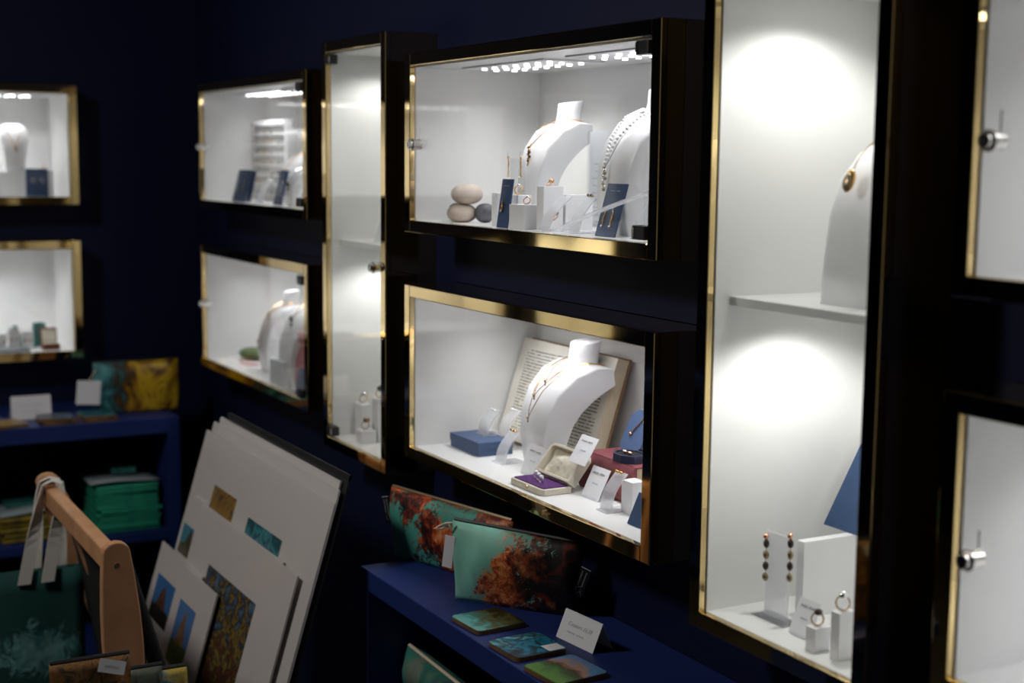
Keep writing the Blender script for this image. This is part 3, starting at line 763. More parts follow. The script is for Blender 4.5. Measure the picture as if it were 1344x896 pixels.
# cream ring case, open
Ac = onZ(711, 652, ZL0)
rc = thing('ring_case', 'open cream ring case lined with purple velvet and satin', 'jewellery box', (Ac.x, Ac.y, ZL0), math.radians(0))
ph = onZ(677, 633, ZL0); phr = onZ(743, 645, ZL0)
L1 = ph.y-Ac.y; D1 = .062
tray = B(); poly = [(0, .006, 0), (.006, 0, 0), (D1, 0, 0), (D1, L1, 0), (.006, L1, 0), (0, L1-.006, 0)]
tray.prism(poly, (0, 0, .012)).build('tray', 'cream_leather', rc, bevel=.002)
tray_v = B().prism([(.006, .009, .0115), (.009, .006, .0115), (D1-.004, .006, .0115), (D1-.004, L1-.006, .0115), (.009, L1-.006, .0115), (.006, L1-.009, .0115)], (0, 0, .0022)).build('velvet_pad', 'purple_velvet', rc)
B().cyl((-.002, L1*.45, .008), (.001, L1*.45, .008), .003, n=12).build('push_catch', 'zip_brass', rc)
angl = math.radians(38); HL = .064                       # lid opened past upright
upl = Vector((math.sin(angl), 0, math.cos(angl))); nl = Vector((-math.cos(angl), 0, math.sin(angl)))
base_l = Vector((D1+.002, 0, .012))
lid = B(); cor = [(0, 0), (0, L1), (HL-.008, L1), (HL, L1-.008), (HL, .008), (HL-.008, 0)]
outer = [base_l+upl*a_+Vector((0, b_, 0)) for a_, b_ in cor]
inner = [base_l+upl*(.006+(HL-.012)*(a_/HL))+Vector((0, .006+(L1-.012)*(b_/L1), 0)) for a_, b_ in cor]
lid.rings([[p+nl*.0 for p in inner], [p+nl*.014 for p in inner], [p+nl*.014 for p in outer], [p-nl*.006 for p in outer]], cap=True)
lid.build('lid', 'cream_leather', rc, bevel=.0015)
b = B()
b.grid(lambda i, j: base_l+upl*(.007+(HL-.014)*j)+Vector((0, .007+(L1-.014)*i, 0))+nl*(.002+.007*math.sin(math.pi*i)*math.sin(math.pi*j)+.0015*math.sin(9*i+5*j)), 14, 10)
b.build('satin_lining', 'cream_satin', rc, smooth=True, solid=.001)
for k in (.3, .7): B().cyl((D1, L1*k-.005, .013), (D1, L1*k+.005, .013), .0022, n=8).build('hinge', 'zip_brass', rc)
for k, (f, lab) in enumerate(((.80, 'first'), (.62, 'second'), (.44, 'third'))):
    ring_item(['ring with one clear stone in the velvet case, furthest from its hinge corner', 'ring with one clear stone in the middle of the velvet case', 'ring with one clear stone in the velvet case, beside the bust end'][k],
              (Ac.x+.022+.006*k, Ac.y+L1*(.35+.17*k), ZL0+.0138), .0050, .2, 'silver', 'white_gloss', .2, sr=.0042)
# maroon books
Am = onZ(752, 634, ZL0)
def closed_book(label, loc, lx, ly, h, cover, rotz):
    t = thing('closed_book', label, 'book', loc, rotz)
    B().box((0, 0, h/2), (lx-.008, ly-.006, h-.006)).build('page_block', 'page_block_flat', t)
    B().box((0, 0, .0015), (lx, ly, .003)).build('back_cover', cover, t, bevel=.0008)
    B().box((0, 0, h-.0015), (lx, ly, .003)).build('front_cover', cover, t, bevel=.0008)
    pr = [(-lx/2+.003*math.sin(math.pi*k/8)*-2.0, -ly/2, h*k/8) for k in range(9)]
    B().prism(pr+[(-lx/2+.004, -ly/2, h), (-lx/2+.004, -ly/2, 0)], (0, ly, 0)).build('spine', cover, t)
    return t
# the spine faces the glass; two volumes stacked
Pm = onX(800, 660, .130)
closed_book('lower maroon cloth book lying under another', (.130+.072, Pm.y+.02, ZL0), .140, .170, .033, 'maroon_cloth', 0)
closed_book('upper maroon cloth book carrying the navy earring box', (.130+.074, Pm.y+.013, ZL0+.0335), .136, .168, .034, 'maroon_cloth', 0)
MZ = ZL0+.068
# octagonal navy box with earrings
def oct_box(label, loc, r, h, rotz, lidang):
    t = thing('octagonal_box', label, 'jewellery box', loc, rotz)
    pg = [(r*math.cos(math.pi/8+k*math.pi/4), r*1.25*math.sin(math.pi/8+k*math.pi/4), 0) for k in range(8)]
    b = B(); pi_ = [Vector(p)*.86 for p in pg]
    b.rings([[Vector(p) for p in pg], [Vector(p)+Vector((0, 0, h)) for p in pg], [p+Vector((0, 0, h)) for p in pi_], [p+Vector((0, 0, h*.6)) for p in pi_]])
    b.build('case', 'navy_leather', t, bevel=.0006)
    B().prism([p+Vector((0, 0, h*.6)) for p in pi_], (0, 0, h*.22)).build('velvet_pad', 'black_velvet', t)
    return t
    lr = Matrix.Rotation(lidang, 3, 'Y'); hx = Vector((r*.92, 0, h))
    lp = [hx+lr @ (Vector((p[0]-r*.92, p[1], 0))) for p in pg]; nn = lr @ Vector((0, 0, 1))
    B().prism(lp, nn*h*.8).build('lid', 'navy_leather', t, bevel=.0006)
    return t
Po = onX(822, 600, .155)
ob = oct_box('small octagonal navy box with two gold earrings on the maroon book', (.160, onX(826, 600, .160).y, MZ), .028, .014, 0, math.radians(96))
for s in (-1, 1):
    t = thing('stud_earring', 'gold creole earring in the octagonal navy box', 'earring', ob.location+Vector((-.004, s*.008, .0125)), 0, 'earrings in the octagonal box')
    B().ball((0, 0, .003), .0042, (1, 1.3, .8), 10, 8).build('setting', 'rose_gold', t, smooth=True)
    B().ball((-.003, 0, .0045), .0016, u=8, v=6).build('stone', 'silver', t, smooth=True)
# pendant box lid standing behind it
pl = thing('pendant_pad', 'upright navy pad with a gold bar pendant behind octagonal box', 'jewellery box', (.196, onX(829, 560, .196).y, MZ), 0)
apd = math.radians(26); hpd = .082; wpd = .066
upp = Vector((math.sin(apd), 0, math.cos(apd))); npd = Vector((-math.cos(apd), 0, math.sin(apd)))
cor = [(.0, .012), (.012, 0), (hpd-.014, 0), (hpd, .016), (hpd, wpd-.016), (hpd-.014, wpd), (.012, wpd), (0, wpd-.012)]
B().prism([upp*a_+Vector((0, b_-wpd/2, 0)) for a_, b_ in cor], npd*.010).build('pad', 'blue_box', pl, bevel=.0012)
B().prism([upp*a_*1.02+Vector((0, (b_-wpd/2)*1.06, 0))-npd*.006 for a_, b_ in cor], npd*.006).build('case_back', 'navy_leather', pl, bevel=.001)
pn = thing('necklace', 'gold bar pendant on a short chain across the navy pad', 'necklace', pl.location)
q0 = upp*(hpd*.40)+npd*.0125+Vector((0, .008, 0)); q1 = upp*(hpd*.98)+npd*.0115+Vector((0, -.020, 0))
B().tube([q0+(q1-q0)*f for f in (0, .25, .5, .75, 1)], .0013, 6).build('chain', 'rose_gold', pn)
B().ball(q0, .0034, (1, 1, 1.2), 10, 8).build('pendant', 'rose_gold', pn, smooth=True)
s4 = acrylic_ramp('frosted stand with gold studs between handwritten card and white cube', onZ(790, 672, ZL0)+Vector((.006, .0, 0)), .034, .062, 0, depth_=.05)
stud_pair('gold stud earring on the stand beside the white cube', s4, ('gold', 'gold'), .012, 'studs on the stand beside the white cube', 1.2)
iso_block('white cube beside the blue card in the book cabinet', ZL0, (815, 668), (829, 677, 634), 847)
lc = onZ(830, 690, ZL0)
c3, w3, h3, a3 = blue_card('blue card at the near end of the book cabinet', ZL0, (824, 687), (846, 697), (840, 646))
# ------------------------------------------------------------------ far upper cabinet of the right wall: slotted tower
Pt = onZ(352, 262, ZU0)
X0 = .148; yl = onX(329, 200, X0).y; yr = onX(371, 200, X0).y; zt_ = onX(350, 157, X0).z
tw = thing('earring_tower', 'white slotted tower hung with rows of earrings', 'earring stand', (X0, (yl+yr)/2, ZU0))
wT = yl-yr; hT = zt_-ZU0
B().box((.022, 0, hT/2), (.008, wT, hT)).build('back_board', 'white_matt', tw)
for s in (-1, 1): B().box((.014, s*(wT/2-.003), hT/2), (.016, .006, hT)).build('side_cheek', 'white_matt', tw)
for k in range(8):
    z = hT*(.07+.125*k); B().box((.012, 0, z), (.013, wT-.012, .010), Matrix.Rotation(.3, 3, 'Y')).build('slat', 'white_matt', tw)
rnd = random.Random(3)
for k in range(7):
    z = ZU0+hT*(.07+.125*k)+.010
    for q in range(4):
        if rnd.random() < .25: continue
        y = (yl+yr)/2+wT*(-.33+.22*q)
        t = thing('stud_earring', 'tiny jewelled stud in a slot of the white tower', 'earring', (X0+.004, y, z-.002), 0, 'studs in the white tower')
        B().ball((0, 0, 0), .0048, (1, 1.3, .8), 8, 6).build('setting', rnd.choice(['antique', 'dark_stone', 'gold']), t, smooth=True)
        B().ball((-.003, 0, .002), .002, u=6, v=5).build('stone', 'silver', t, smooth=True)
def dangly(c, w_, h_, a, label, group):
    up = Vector((math.sin(a), 0, math.cos(a)))
    for s in (-1, 1):
        drop_earring(label, c.location+up*(h_*.72)+Vector((-.005, s*w_*.22, 0)), .032, ('silver', 'antique'), group=group, n=5, r=.0026, tilt=a)
ca, wa, ha, aa = blue_card('blue card with silver earrings beside the slotted tower', ZU0, (305, 258), (321, 259.5), (315, 223), x=0.035)
dangly(ca, wa, ha, aa, 'silver drop earring on the blue card beside the tower', 'earrings on the card by the tower')
cb, wb, hb, ab = blue_card('second blue card standing close behind the first by the tower', ZU0, (318, 258), (329, 259), (326, 224), x=0.062)
cc, wc, hc, ac = blue_card('blue card between the slotted tower and the white busts', ZU0, (359, 260.5), (370, 262), (369, 223), x=0.045)
dangly(cc, wc, hc, ac, 'silver drop earring on the blue card between tower and bust', 'earrings on the card by the busts')
rs = acrylic_ramp('frosted stand with silver earrings before the slotted tower', fx(340, .035, ZU0), .05, .06, 0)
stud_pair('silver stud on the frosted stand before the tower', rs, ('silver', 'antique'), .02, 'studs before the tower', 1.6)
bu, su = bust('white bust beside the slotted tower, small dark pendant', fx(385, .15, ZU0), .165)
necklace('gold necklace with a dark pendant on the tower cabinet bust', bu, su, 3.4, .1, pend_small('antique', .005), 'gold', .001)
bu2, su2 = bust('low white bust beside the hinge in the tower cabinet', fx(387, .05, ZU0), .115)
necklace('silver necklace on the low bust in the tower cabinet', bu2, su2, 3.2, .0, pend_small('dark_stone', .005), 'silver', .001)

# ------------------------------------------------------------------ far lower cabinet of the right wall
P = onZ(333, 471, ZL0)
b = B(); b.ball((0, 0, .017), 1.0, (.040, .062, .017), 24, 14)
rn = random.Random(5)
for v in b.bm.verts: v.co *= 1+rn.uniform(-.04, .04)
for v in b.bm.verts: v.co.z = max(0, v.co.z)
o = b.build('mossy_stone', 'moss_green', smooth=True); o.location = P; tag(o, 'flat green mossy stone beside the white bust', 'stone')
P2 = onZ(327, 478, ZL0)
pk = thing('pink_label', 'pale pink folded label lying before the green stone', 'label', P2)
B().box((0, 0, .002), (.035, .085, .004)).build('card_sheet', 'pink_card', pk, bevel=.001)
scribble('handwritten_line', 'pale_ink', pk, frame_mx((0, 0, .0045), (0, -1, 0), (1, 0, 0)), .05, .008, 4)
bv, sv = bust('white bust with scattered pendants beside the green mossy stone', fx(354, .090, ZL0), .226, math.radians(-4), wide=.84); bv.location.z = ZL0
necklace('gold necklace with a large pendant on the mossy stone bust', bv, sv, 2.6, .25, pend_small('antique', .006), 'gold', .0012)
necklace('short gold necklace on the mossy stone bust', bv, sv, 4.4, .05, pend_small('antique', .005), 'gold', .0012)
bw, sw = bust('white bust standing before the pink cloth bag', fx(389, .070, ZL0), .262, math.radians(-4)); bw.location.z = ZL0
necklace('gold necklace with a round locket before the pink bag', bw, sw, 4.2, .1, pend_small('dark_stone', .007), 'gold', .0014)
# pink pouch at the near end
Pp = onX(401, 490, .055); Pp.z = ZL0
pb = thing('gift_bag', 'muted pink cloth gift bag at the near end of the cabinet', 'bag', Pp)
b = B(); b.rings([[Vector((hx*math.cos(a_), hy*math.sin(a_), z_)) for a_ in [2*math.pi*k/20 for k in range(20)]] for z_, hx, hy in ((0, .02, .03), (.02, .026, .036), (.08, .024, .034), (.12, .012, .018), (.135, .018, .028), (.15, .020, .030))])
b.build('bag_body', 'pink_cloth', pb, smooth=True)
B().tube([(.013*math.cos(k*.5), .019*math.sin(k*.5), .121) for k in range(13)], .002, 6).build('tie_ribbon', 'pink_card', pb)
blue_card('small blue card beside the pink gift bag', ZL0, (388, 506), (399, 511), (394, 482), x=.018)
iso_block('low white plinth under the busts beside the pink bag', ZL0, (354, 495), (372, 503, 476), 380, x=.022)

# ------------------------------------------------------------------ narrow tall cabinet
SHZ = EYE-.188
Pc = onX(497, 318, .06); Pc.z = SHZ
nc = thing('shelf_card', 'pale card leaning on the shelf of the narrow tall cabinet', 'card', Pc)
panel_part('card_sheet', 'card_white', nc, .05, .075, .35, .002)
scribble('handwritten_name', 'pale_ink', nc, sheet_mx(.05, .075, .35, 0, .055, .0022), .03, .006, 8)
for (bx0, pl_, pm_, pr_, lab, rl) in ((.034, (467, 575), (475, 578, 566), 494, 'small white block at the front of the narrow tall cabinet', 'gold ring with a dark oval stone on the front block'),
                                 (.066, (466, 556), (474, 560, 531), 488, 'taller white block behind in the narrow tall cabinet', 'gold ring with a pale oval stone on the taller block'),
                                 (.075, (488, 560), (496, 562, 524), 509, 'tallest white block at the near side of narrow cabinet', 'gold ring with a green oval stone on the tallest block')):
    o, zt, A, dx, wy = iso_block(lab, ZT0, pl_, pm_, pr_, x=bx0)
    t = ring_item(rl, (A.x+dx*.4, A.y+wy*.5, zt), .0105, .5, 'gold', 'antique' if 'dark' in rl else 'moss_green' if 'green' in rl else 'silver', .35, sr=.0085)

# ------------------------------------------------------------------ tall cabinet with the brooch bust
RSZ = EYE-.190
Pq = onX(1112, 395, .115); Pq.z = RSZ
# broad upright bust form, rounded top, seen from its edge
bb = thing('brooch_bust', 'broad white rounded bust with a cameo pendant on the shelf', 'bust', (.115, 1.448, RSZ))
b = B(); rg = []
for (x, z, hw, ht) in ((0, 0, .060, .030), (.004, .06, .062, .028), (.010, .12, .062, .026), (.022, .17, .056, .024), (.040, .205, .043, .022), (.060, .226, .024, .014), (.068, .229, .012, .007)):
    rg.append([Vector((x-q, p, z)) for p, q in rrect(hw, ht, min(hw, ht)*.5, 4)])
b.rings(rg); b.build('chest', 'white_gloss', bb, smooth=True)
cm = thing('cameo_pendant', 'oval dark cameo pendant hanging on the broad rounded bust', 'pendant', (.094, 1.448+.012, RSZ+.168))
B().ball((0, 0, 0), .014, (.35, .75, 1.15), 18, 12, Matrix.Rotation(.3, 3, 'Y')).build('frame', 'gold', cm, smooth=True)
B().ball((-.0035, 0, -.001), .0105, (.35, .75, 1.15), 18, 12, Matrix.Rotation(.3, 3, 'Y')).build('stone', 'antique', cm, smooth=True)
B().tube([(.004+.03*f*f, -.004-.02*f, .016+.045*f) for f in [k/8 for k in range(9)]], .0008, 5).build('chain', 'gold', cm)
# white box with blue card on top
wbx, ztw, Aw, dxw, wyw = iso_block('white box carrying the blue pendant card', ZT0, (1043, 806), (1052, 812, 712), 1150)
wbx.name = 'display_block'
cR, wR, hR, aR = blue_card('blue card with an oval pendant on the white box', ztw, (1082, 688), (1132, 706), (1131, 583))
upR = Vector((math.sin(aR), 0, math.cos(aR)))
t = thing('oval_pendant', 'oval silver pendant hanging on the blue card above box', 'pendant', cR.location+upR*(hR*.56)+Vector((-.006, -wR*.08, 0)))
B().ball((0, 0, 0), .0085, (.3, .75, 1.1), 14, 10, Matrix.Rotation(aR, 3, 'Y')).build('frame', 'gold', t, smooth=True)
B().ball((-.002, 0, 0), .0065, (.3, .75, 1.1), 14, 10, Matrix.Rotation(aR, 3, 'Y')).build('stone', 'silver', t, smooth=True)
B().tube([(.001, 0, .009), (.003, 0, .014), (.006, .0, .022)], .0012, 6).build('bail', 'gold', t)
# clear stand with two long earrings
Ps = onZ(1018, 812, ZT0)
t = thing('clear_earring_stand', 'clear acrylic stand with two long dark bead earrings, tall cabinet', 'earring stand', Ps)
B().box((0, 0, .0015), (.035, .075, .003)).build('foot', 'clear_acrylic', t, bevel=.0005)
B().box((.0, 0, .064), (.004, .050, .125)).build('upright', 'frosted_acrylic', t, bevel=.0008)
for px in (1006, 1038):
    q = onX(px, 706, Ps.x-.006)
    e = thing('drop_earring', 'long earring of four dark beads on the clear stand', 'earring', q, 0, 'dark bead earrings in the tall cabinet')
    for k in range(4):
        B().ball((0, 0, -.008-.0165*k), .0058, (.7, .9, 1.15), 10, 8).build('bead', 'antique' if k % 2 else 'dark_stone', e, smooth=True)
    B().ball((-.001, 0, .003), .0045, u=10, v=8).build('setting', 'rose_gold', e, smooth=True)
    B().tube([(0, 0, 0), (0, 0, -.064)], .0006, 5).build('wire', 'gold', e)
name_card('handwritten card leaning between clear stand and small blocks', ZT0, (1035, 829), (1062, 840), (1052, 782), 41)
o, zt, A, dx, wy = iso_block('small white block with ring before the white box', ZT0, (1056, 862), (1068, 872, 826), 1088, x=.034)
ring_item('gold ring with a dark stone on the small block before the box', (A.x+dx*.4, A.y+wy*.5, zt), .0085, .5, 'gold', 'dark_stone', .3, sr=.006)
o, zt, A, dx, wy = iso_block('taller white block with ring before the white box', ZT0, (1088, 872), (1099, 884, 806), 1120, x=.040)
ring_item('gold ring with a pale stone on the taller block before the box', (A.x+dx*.4, A.y+wy*.5, zt), .0095, .5, 'gold', 'silver', .3, sr=.007)

# ------------------------------------------------------------------ far wall cabinets
def onfar(px, py, d): return onY(px, py, FARY+d)
P = onfar(19, 225, .13)
o = B().box((0, 0, (P.z-ZU0)/2), (.17, .10, P.z-ZU0)).build('riser', 'white_matt', bevel=.001); o.location = (P.x-.03, FARY+.15, ZU0)
tag(o, 'white riser block under the far wall bust', 'block')
bf = thing('necklace_bust', 'white rounded bust standing on a riser in the far wall cabinet', 'bust', (P.x, FARY+.125, P.z))
b = B(); b.rings([[Vector((p, y_+q, z)) for p, q in rrect(hw, ht, min(hw, ht)*.6, 4)] for y_, z, hw, ht in ((0, 0, .029, .018), (-.002, .03, .031, .018), (0, .07, .037, .018), (.006, .10, .043, .017), (.014, .122, .042, .015), (.022, .137, .034, .012), (.028, .144, .020, .007))])
b.build('chest', 'white_gloss', bf, smooth=True)
pf_ = thing('necklace', 'fine necklace with a small dark pendant on the far wall bust', 'necklace', (P.x, FARY+.100, P.z+.068))
B().ball((0, 0, 0), .005, (.8, .7, 1.3), 10, 8).build('pendant', 'antique', pf_, smooth=True)
for sd in (-1, 1): B().tube([(sd*.026*f, .022*f*f-.001+.004*f, .006+.058*f) for f in [k/6 for k in range(7)]], .0009, 5).build('chain', 'gold', pf_)
P = onfar(49, 250, .05); mpp = depth(P)/FPX
bc = thing('earring_card', 'dark blue earring card standing before the far wall bust', 'card', (P.x, P.y, ZU0))
B().box((0, 0, 36*mpp/2), (28*mpp, .004, 36*mpp)).build('card_sheet', 'blue_card', bc)
B().box((0, .012, .012), (20*mpp, .022, .024)).build('card_foot', 'clear_acrylic', bc)
for s in (-1, 1):
    t = thing('stud_earring', 'silver loop earring on the far wall blue card', 'earring', (P.x+s*5.5*mpp, P.y-.004, ZU0+20*mpp), 0, 'loops on the far blue card')
    B().tube([(.006*math.cos(k*.524), -.001, .006*math.sin(k*.524)) for k in range(12)], .0012, 6, True).build('loop', 'silver', t)
t = ring_item('small pinkish ring on top of the far wall white block', (P.x+.03, P.y+.045, ZU0+.081), .006, 1.57, 'rose_gold', 'pink_card', .3)
o = B().box((0, 0, .04), (.05, .03, .08)).build('display_block', 'white_matt', bevel=.001); o.location = (P.x+.03, P.y+.05, ZU0); tag(o, 'white block behind the dark blue card, far wall', 'block')
# lower: crystals, brown box, tray of cards
P = onfar(50, 447, .13)
cr = thing('crystal_cluster', 'rough teal crystal cluster in the far wall cabinet', 'crystal', (P.x, P.y, ZL0))
rn = random.Random(9)
for k in range(9):
    a_ = rn.uniform(0, 6.28); r_ = rn.uniform(0, .04); hh = rn.uniform(.045, .09)
    B().cyl((r_*1.5*math.cos(a_), r_*.5*math.sin(a_), +.004), (r_*1.9*math.cos(a_), r_*.6*math.sin(a_), hh), .018, .007, n=6).build('crystal', 'teal_crystal', cr)
P = onfar(66, 452, .06)
bx_ = thing('ring_box', 'small brown ring box open before the teal crystals', 'jewellery box', (P.x, P.y, ZL0))
B().box((0, 0, .010), (.05, .045, .020)).build('tray', 'brown_leather', bx_, bevel=.003)
B().box((0, -.002, .0205), (.042, .036, .003)).build('cushion', 'cream_satin', bx_, bevel=.001)
B().box((0, .027, .042), (.05, .012, .045), Matrix.Rotation(-.25, 3, 'X')).build('lid', 'brown_leather', bx_, bevel=.003)
B().box((0, .0205, .042), (.041, .004, .036), Matrix.Rotation(-.25, 3, 'X')).build('satin_lining', 'cream_satin', bx_, bevel=.001)
P = onfar(18, 455, .075)
tr = thing('jewellery_tray', 'grey slate tray carrying small white earring cards', 'tray', (P.x-.045, P.y-.02, ZL0))
B().box((0, 0, .004), (.17, .07, .008)).build('slab', 'slate_tray', tr, bevel=.001)
for k, px in enumerate((1, 18, 36)):
    q = onfar(px, 440, .07)
    t = thing('earring_card', ['small white card with gold studs at the tray end', 'tall white card in the middle of the slate tray', 'narrow white card beside the teal crystals'][k], 'card', (q.x, q.y, ZL0+.008))
    hh = (.045, .062, .050)[k]
    B().box((0, 0, hh/2), (.034, .004, hh)).build('card_sheet', 'card_white', t)
    B().box((0, .010, .004), (.03, .02, .008)).build('card_foot', 'frosted_acrylic', t)
    for s in (-1, 1):
        e = thing('stud_earring', 'gold stud on a white card of the slate tray', 'earring', (q.x+s*.008, q.y-.004, ZL0+.008+hh*.45), 0, 'studs on the slate tray cards')
        B().ball((0, 0, 0), .004, (1, .6, 1), 8, 6).build('setting', 'gold', e, smooth=True)
        B().ball((0, -.002, 0), .002, u=6, v=5).build('stone', 'dark_stone', e, smooth=True)
P = onfar(-5, 440, .10)
pf = thing('velvet_stand', 'dark plum velvet stand at the end of the slate tray', 'jewellery stand', (P.x, P.y+.07, ZL0))
B().box((0, 0, .10), (.03, .02, .20)).build('post', 'dark_plum', pf, bevel=.003)
B().box((0, 0, .004), (.05, .06, .008)).build('foot', 'dark_plum', pf, bevel=.002)

# ------------------------------------------------------------------ navy shelf units
SZ = EYE-.800
def shelf_unit(label, x0, x1, y0, y1, ztop, open_dir, mids, tb=.042, tp=.036):
    """open_dir 'x': front at x0 facing -x; 'y': front at y0 facing -y"""
    t = thing('shelf_unit', label, 'shelf', ((x0+x1)/2, (y0+y1)/2, 0)); cx, cy = (x0+x1)/2, (y0+y1)/2
    W, D_ = x1-x0, y1-y0
    B().box((0, 0, ztop-tb/2), (W, D_, tb)).build('top_board', 'shelf_navy', t, bevel=.002)
    if open_dir == 'x':
        for s in (-1, 1): B().box((0, s*(D_/2-tp/2), (ztop-tb)/2), (W, tp, ztop-tb)).build('side_board', 'shelf_navy', t, bevel=.002)
        B().box((W/2-.006, 0, (ztop-tb)/2), (.012, D_-2*tp, ztop-tb)).build('back_board', 'wall_navy', t)
        for z in mids: B().box((-.006, 0, z-.012), (W-.012, D_-2*tp, .024)).build('shelf_board', 'shelf_navy', t)
    else:
        for s in (-1, 1): B().box((s*(W/2-tp/2), 0, (ztop-tb)/2), (tp, D_, ztop-tb)).build('side_board', 'shelf_navy', t, bevel=.002)
        B().box((0, D_/2-.006, (ztop-tb)/2), (W-2*tp, .012, ztop-tb)).build('back_board', 'wall_navy', t)
        for z in mids: B().box((0, -.006, z-.012), (W-2*tp, D_-.012, .024)).build('shelf_board', 'shelf_navy', t)
    return t
Pa = onZ(473, 742, SZ)
shelf_unit('navy shelf unit under the book cabinet carrying coral pouches', Pa.x, WX-.002, .9, Pa.y, SZ, 'x', [SZ-.255, .1])
FY = 4.17; FSZ = EYE-.772
xr = onY(236, 552, FY).x
shelf_unit('navy shelf unit against the far wall with folded green cloths', -1.9, xr, FY, FARY+WX-.002, FSZ, 'y', [onY(170, 702, FY).z, .1], .048)

# ------------------------------------------------------------------ coral pouches on the shelf
def pouch(name, label, P, w_, h_, thick, rotz, lean, print_mat, zipcol='zip_black', base_in=.05, cat='pouch', group=None, taper=0.0, top_drop=0.0):
    """soft zipped pouch facing -x; origin at bottom centre; top_drop lowers the near end of the zip"""
    t = thing(name, label, cat, P, rotz, group)
    b = B(); N = 36; rg = []; rnd = random.Random(int(w_*1e4))
    ph = [rnd.uniform(0, 6) for _ in range(6)]
    rows = 14
    for j in range(rows+1):
        f = j/rows; ring = []
        hw = w_/2*(1-base_in*(1-f)**2+.012*math.sin(6*f+ph[0]))*(1-taper*f)
        ht = thick/2*(math.sin(math.pi*min(1, .16+.84*(1-f)**.8))*.85+.10*(1-f))+.0022
        for k in range(N):
            a_ = 2*math.pi*k/N; c_, s_ = math.cos(a_), math.sin(a_)
            y = hw*math.copysign(abs(c_)**.55, c_); x = ht*math.copysign(abs(s_)**.9, s_)
            edge = (y/hw)
            zz = h_*f*(1-.0*f)
            zz -= top_drop*h_*f*(.5-.5*edge)
            x += .006*math.sin(9*edge+ph[1]+3*f)*math.sin(math.pi*f)*(1-edge**4)+.004*math.sin(17*edge+ph[2]-6*f)*f*(1-f)*3
            ring.append(Vector((x+math.tan(lean)*zz, y, max(0, zz))))
        rg.append(ring)
    b.rings(rg); b.build('pouch_body', print_mat, t, smooth=True)
    zp = []
    for k in range(21):
        e = -1+2*k/20; zz = h_-top_drop*h_*(.5-.5*e)
        zp.append((math.tan(lean)*zz, e*w_/2*.985*(1-taper), zz+.002))
    B().tube(zp, .0036, 6).build('zip', zipcol, t)
    return t
def pouch_between(pf, pn, ptop, h_drop=0.0):
    '''pixels of the far and near bottom corners on the shelf, and of the far top corner'''
    a_, b_ = onZ(*pf, SZ), onZ(*pn, SZ); d_ = a_-b_
    return (a_+b_)/2, d_.length, math.atan2(-d_.x, d_.y), onY(*ptop, a_.y).z-SZ
cA, wA, rA, hA = pouch_between((513, 746), (690, 812), (510, 640))
nA = onX(514, 740, -.066); nA.z = SZ; dA = Vector((math.sin(math.radians(-17)), math.cos(math.radians(-17)), 0)); wA = .335; hA = onY(510, 640, nA.y).z-SZ
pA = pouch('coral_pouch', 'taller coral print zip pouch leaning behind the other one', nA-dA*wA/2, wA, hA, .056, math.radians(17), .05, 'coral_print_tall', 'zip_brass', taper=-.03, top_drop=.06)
cB, wB_, rB, hB_ = pouch_between((586, 790), (752, 815), (582, 688))
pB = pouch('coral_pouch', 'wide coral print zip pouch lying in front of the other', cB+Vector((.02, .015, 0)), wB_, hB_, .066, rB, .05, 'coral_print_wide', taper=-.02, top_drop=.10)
# side tags, cords, hang tag
def side_tag(host, y, z, rot, rows):
    g = B().box((0, 0, 0), (.0012, .020, .055), Matrix.Rotation(rot, 3, 'X')).build('woven_tag', 'black_plastic', host, loc=(-.004, y, z))
    mx = Matrix.Translation((-.0012, 0, 0)) @ Matrix.Rotation(rot, 4, 'X')
    for r_ in range(2):
        scribble('woven_lettering', 'tag_print', g, mx @ frame_mx((0, .004-.008*r_, .008), (0, 0, 1), (0, 1, 0)), .030, .0055, 60+r_+rows, (0, 1.0), r=.00035)
    B().tube([mx @ Vector((0, a_, b_)) for a_, b_ in ((.006, -.012), (.002, -.024), (-.004, -.016), (-.007, -.022), (-.002, -.008), (.006, -.012))], .0004, 4).build('woven_emblem', 'tag_print', g)
    B().box(mx @ Vector((0, 0, .027)), (.0006, .019, .0012), Matrix.Rotation(rot, 3, 'X')).build('tag_stitch', 'tag_print', g)
side_tag(pA, wA/2+.008, hA*.66, -.25, 0)
side_tag(pB, -wB_/2-.006, hB_*.45, .35, 5)
def cord_loop(host, pts, r=.0022): B().tube(pts, r, 6).build('zip_cord', 'cord', host)
cord_loop(pB, [(x_-.012, wB_/2+y_, hB_+z_) for x_, y_, z_ in ((0, -.004, 0), (-.004, .008, -.002), (-.001, .020, -.008), (-.008, .028, -.012), (0, .018, -.014), (0, .002, -.006))])
cord_loop(pA, [(x_, -wA/2+y_, hA+z_) for x_, y_, z_ in ((-.002, .0, -.012), (-.012, -.008, -.010), (-.014, -.011, -.027), (-.012, -.008, -.05))], .0012)
B().box((-.010, wB_/2+.004, hB_*.62), (.001, .020, .060), Matrix.Rotation(.12, 3, 'X')).build('paper_tag', 'card_white', pB)

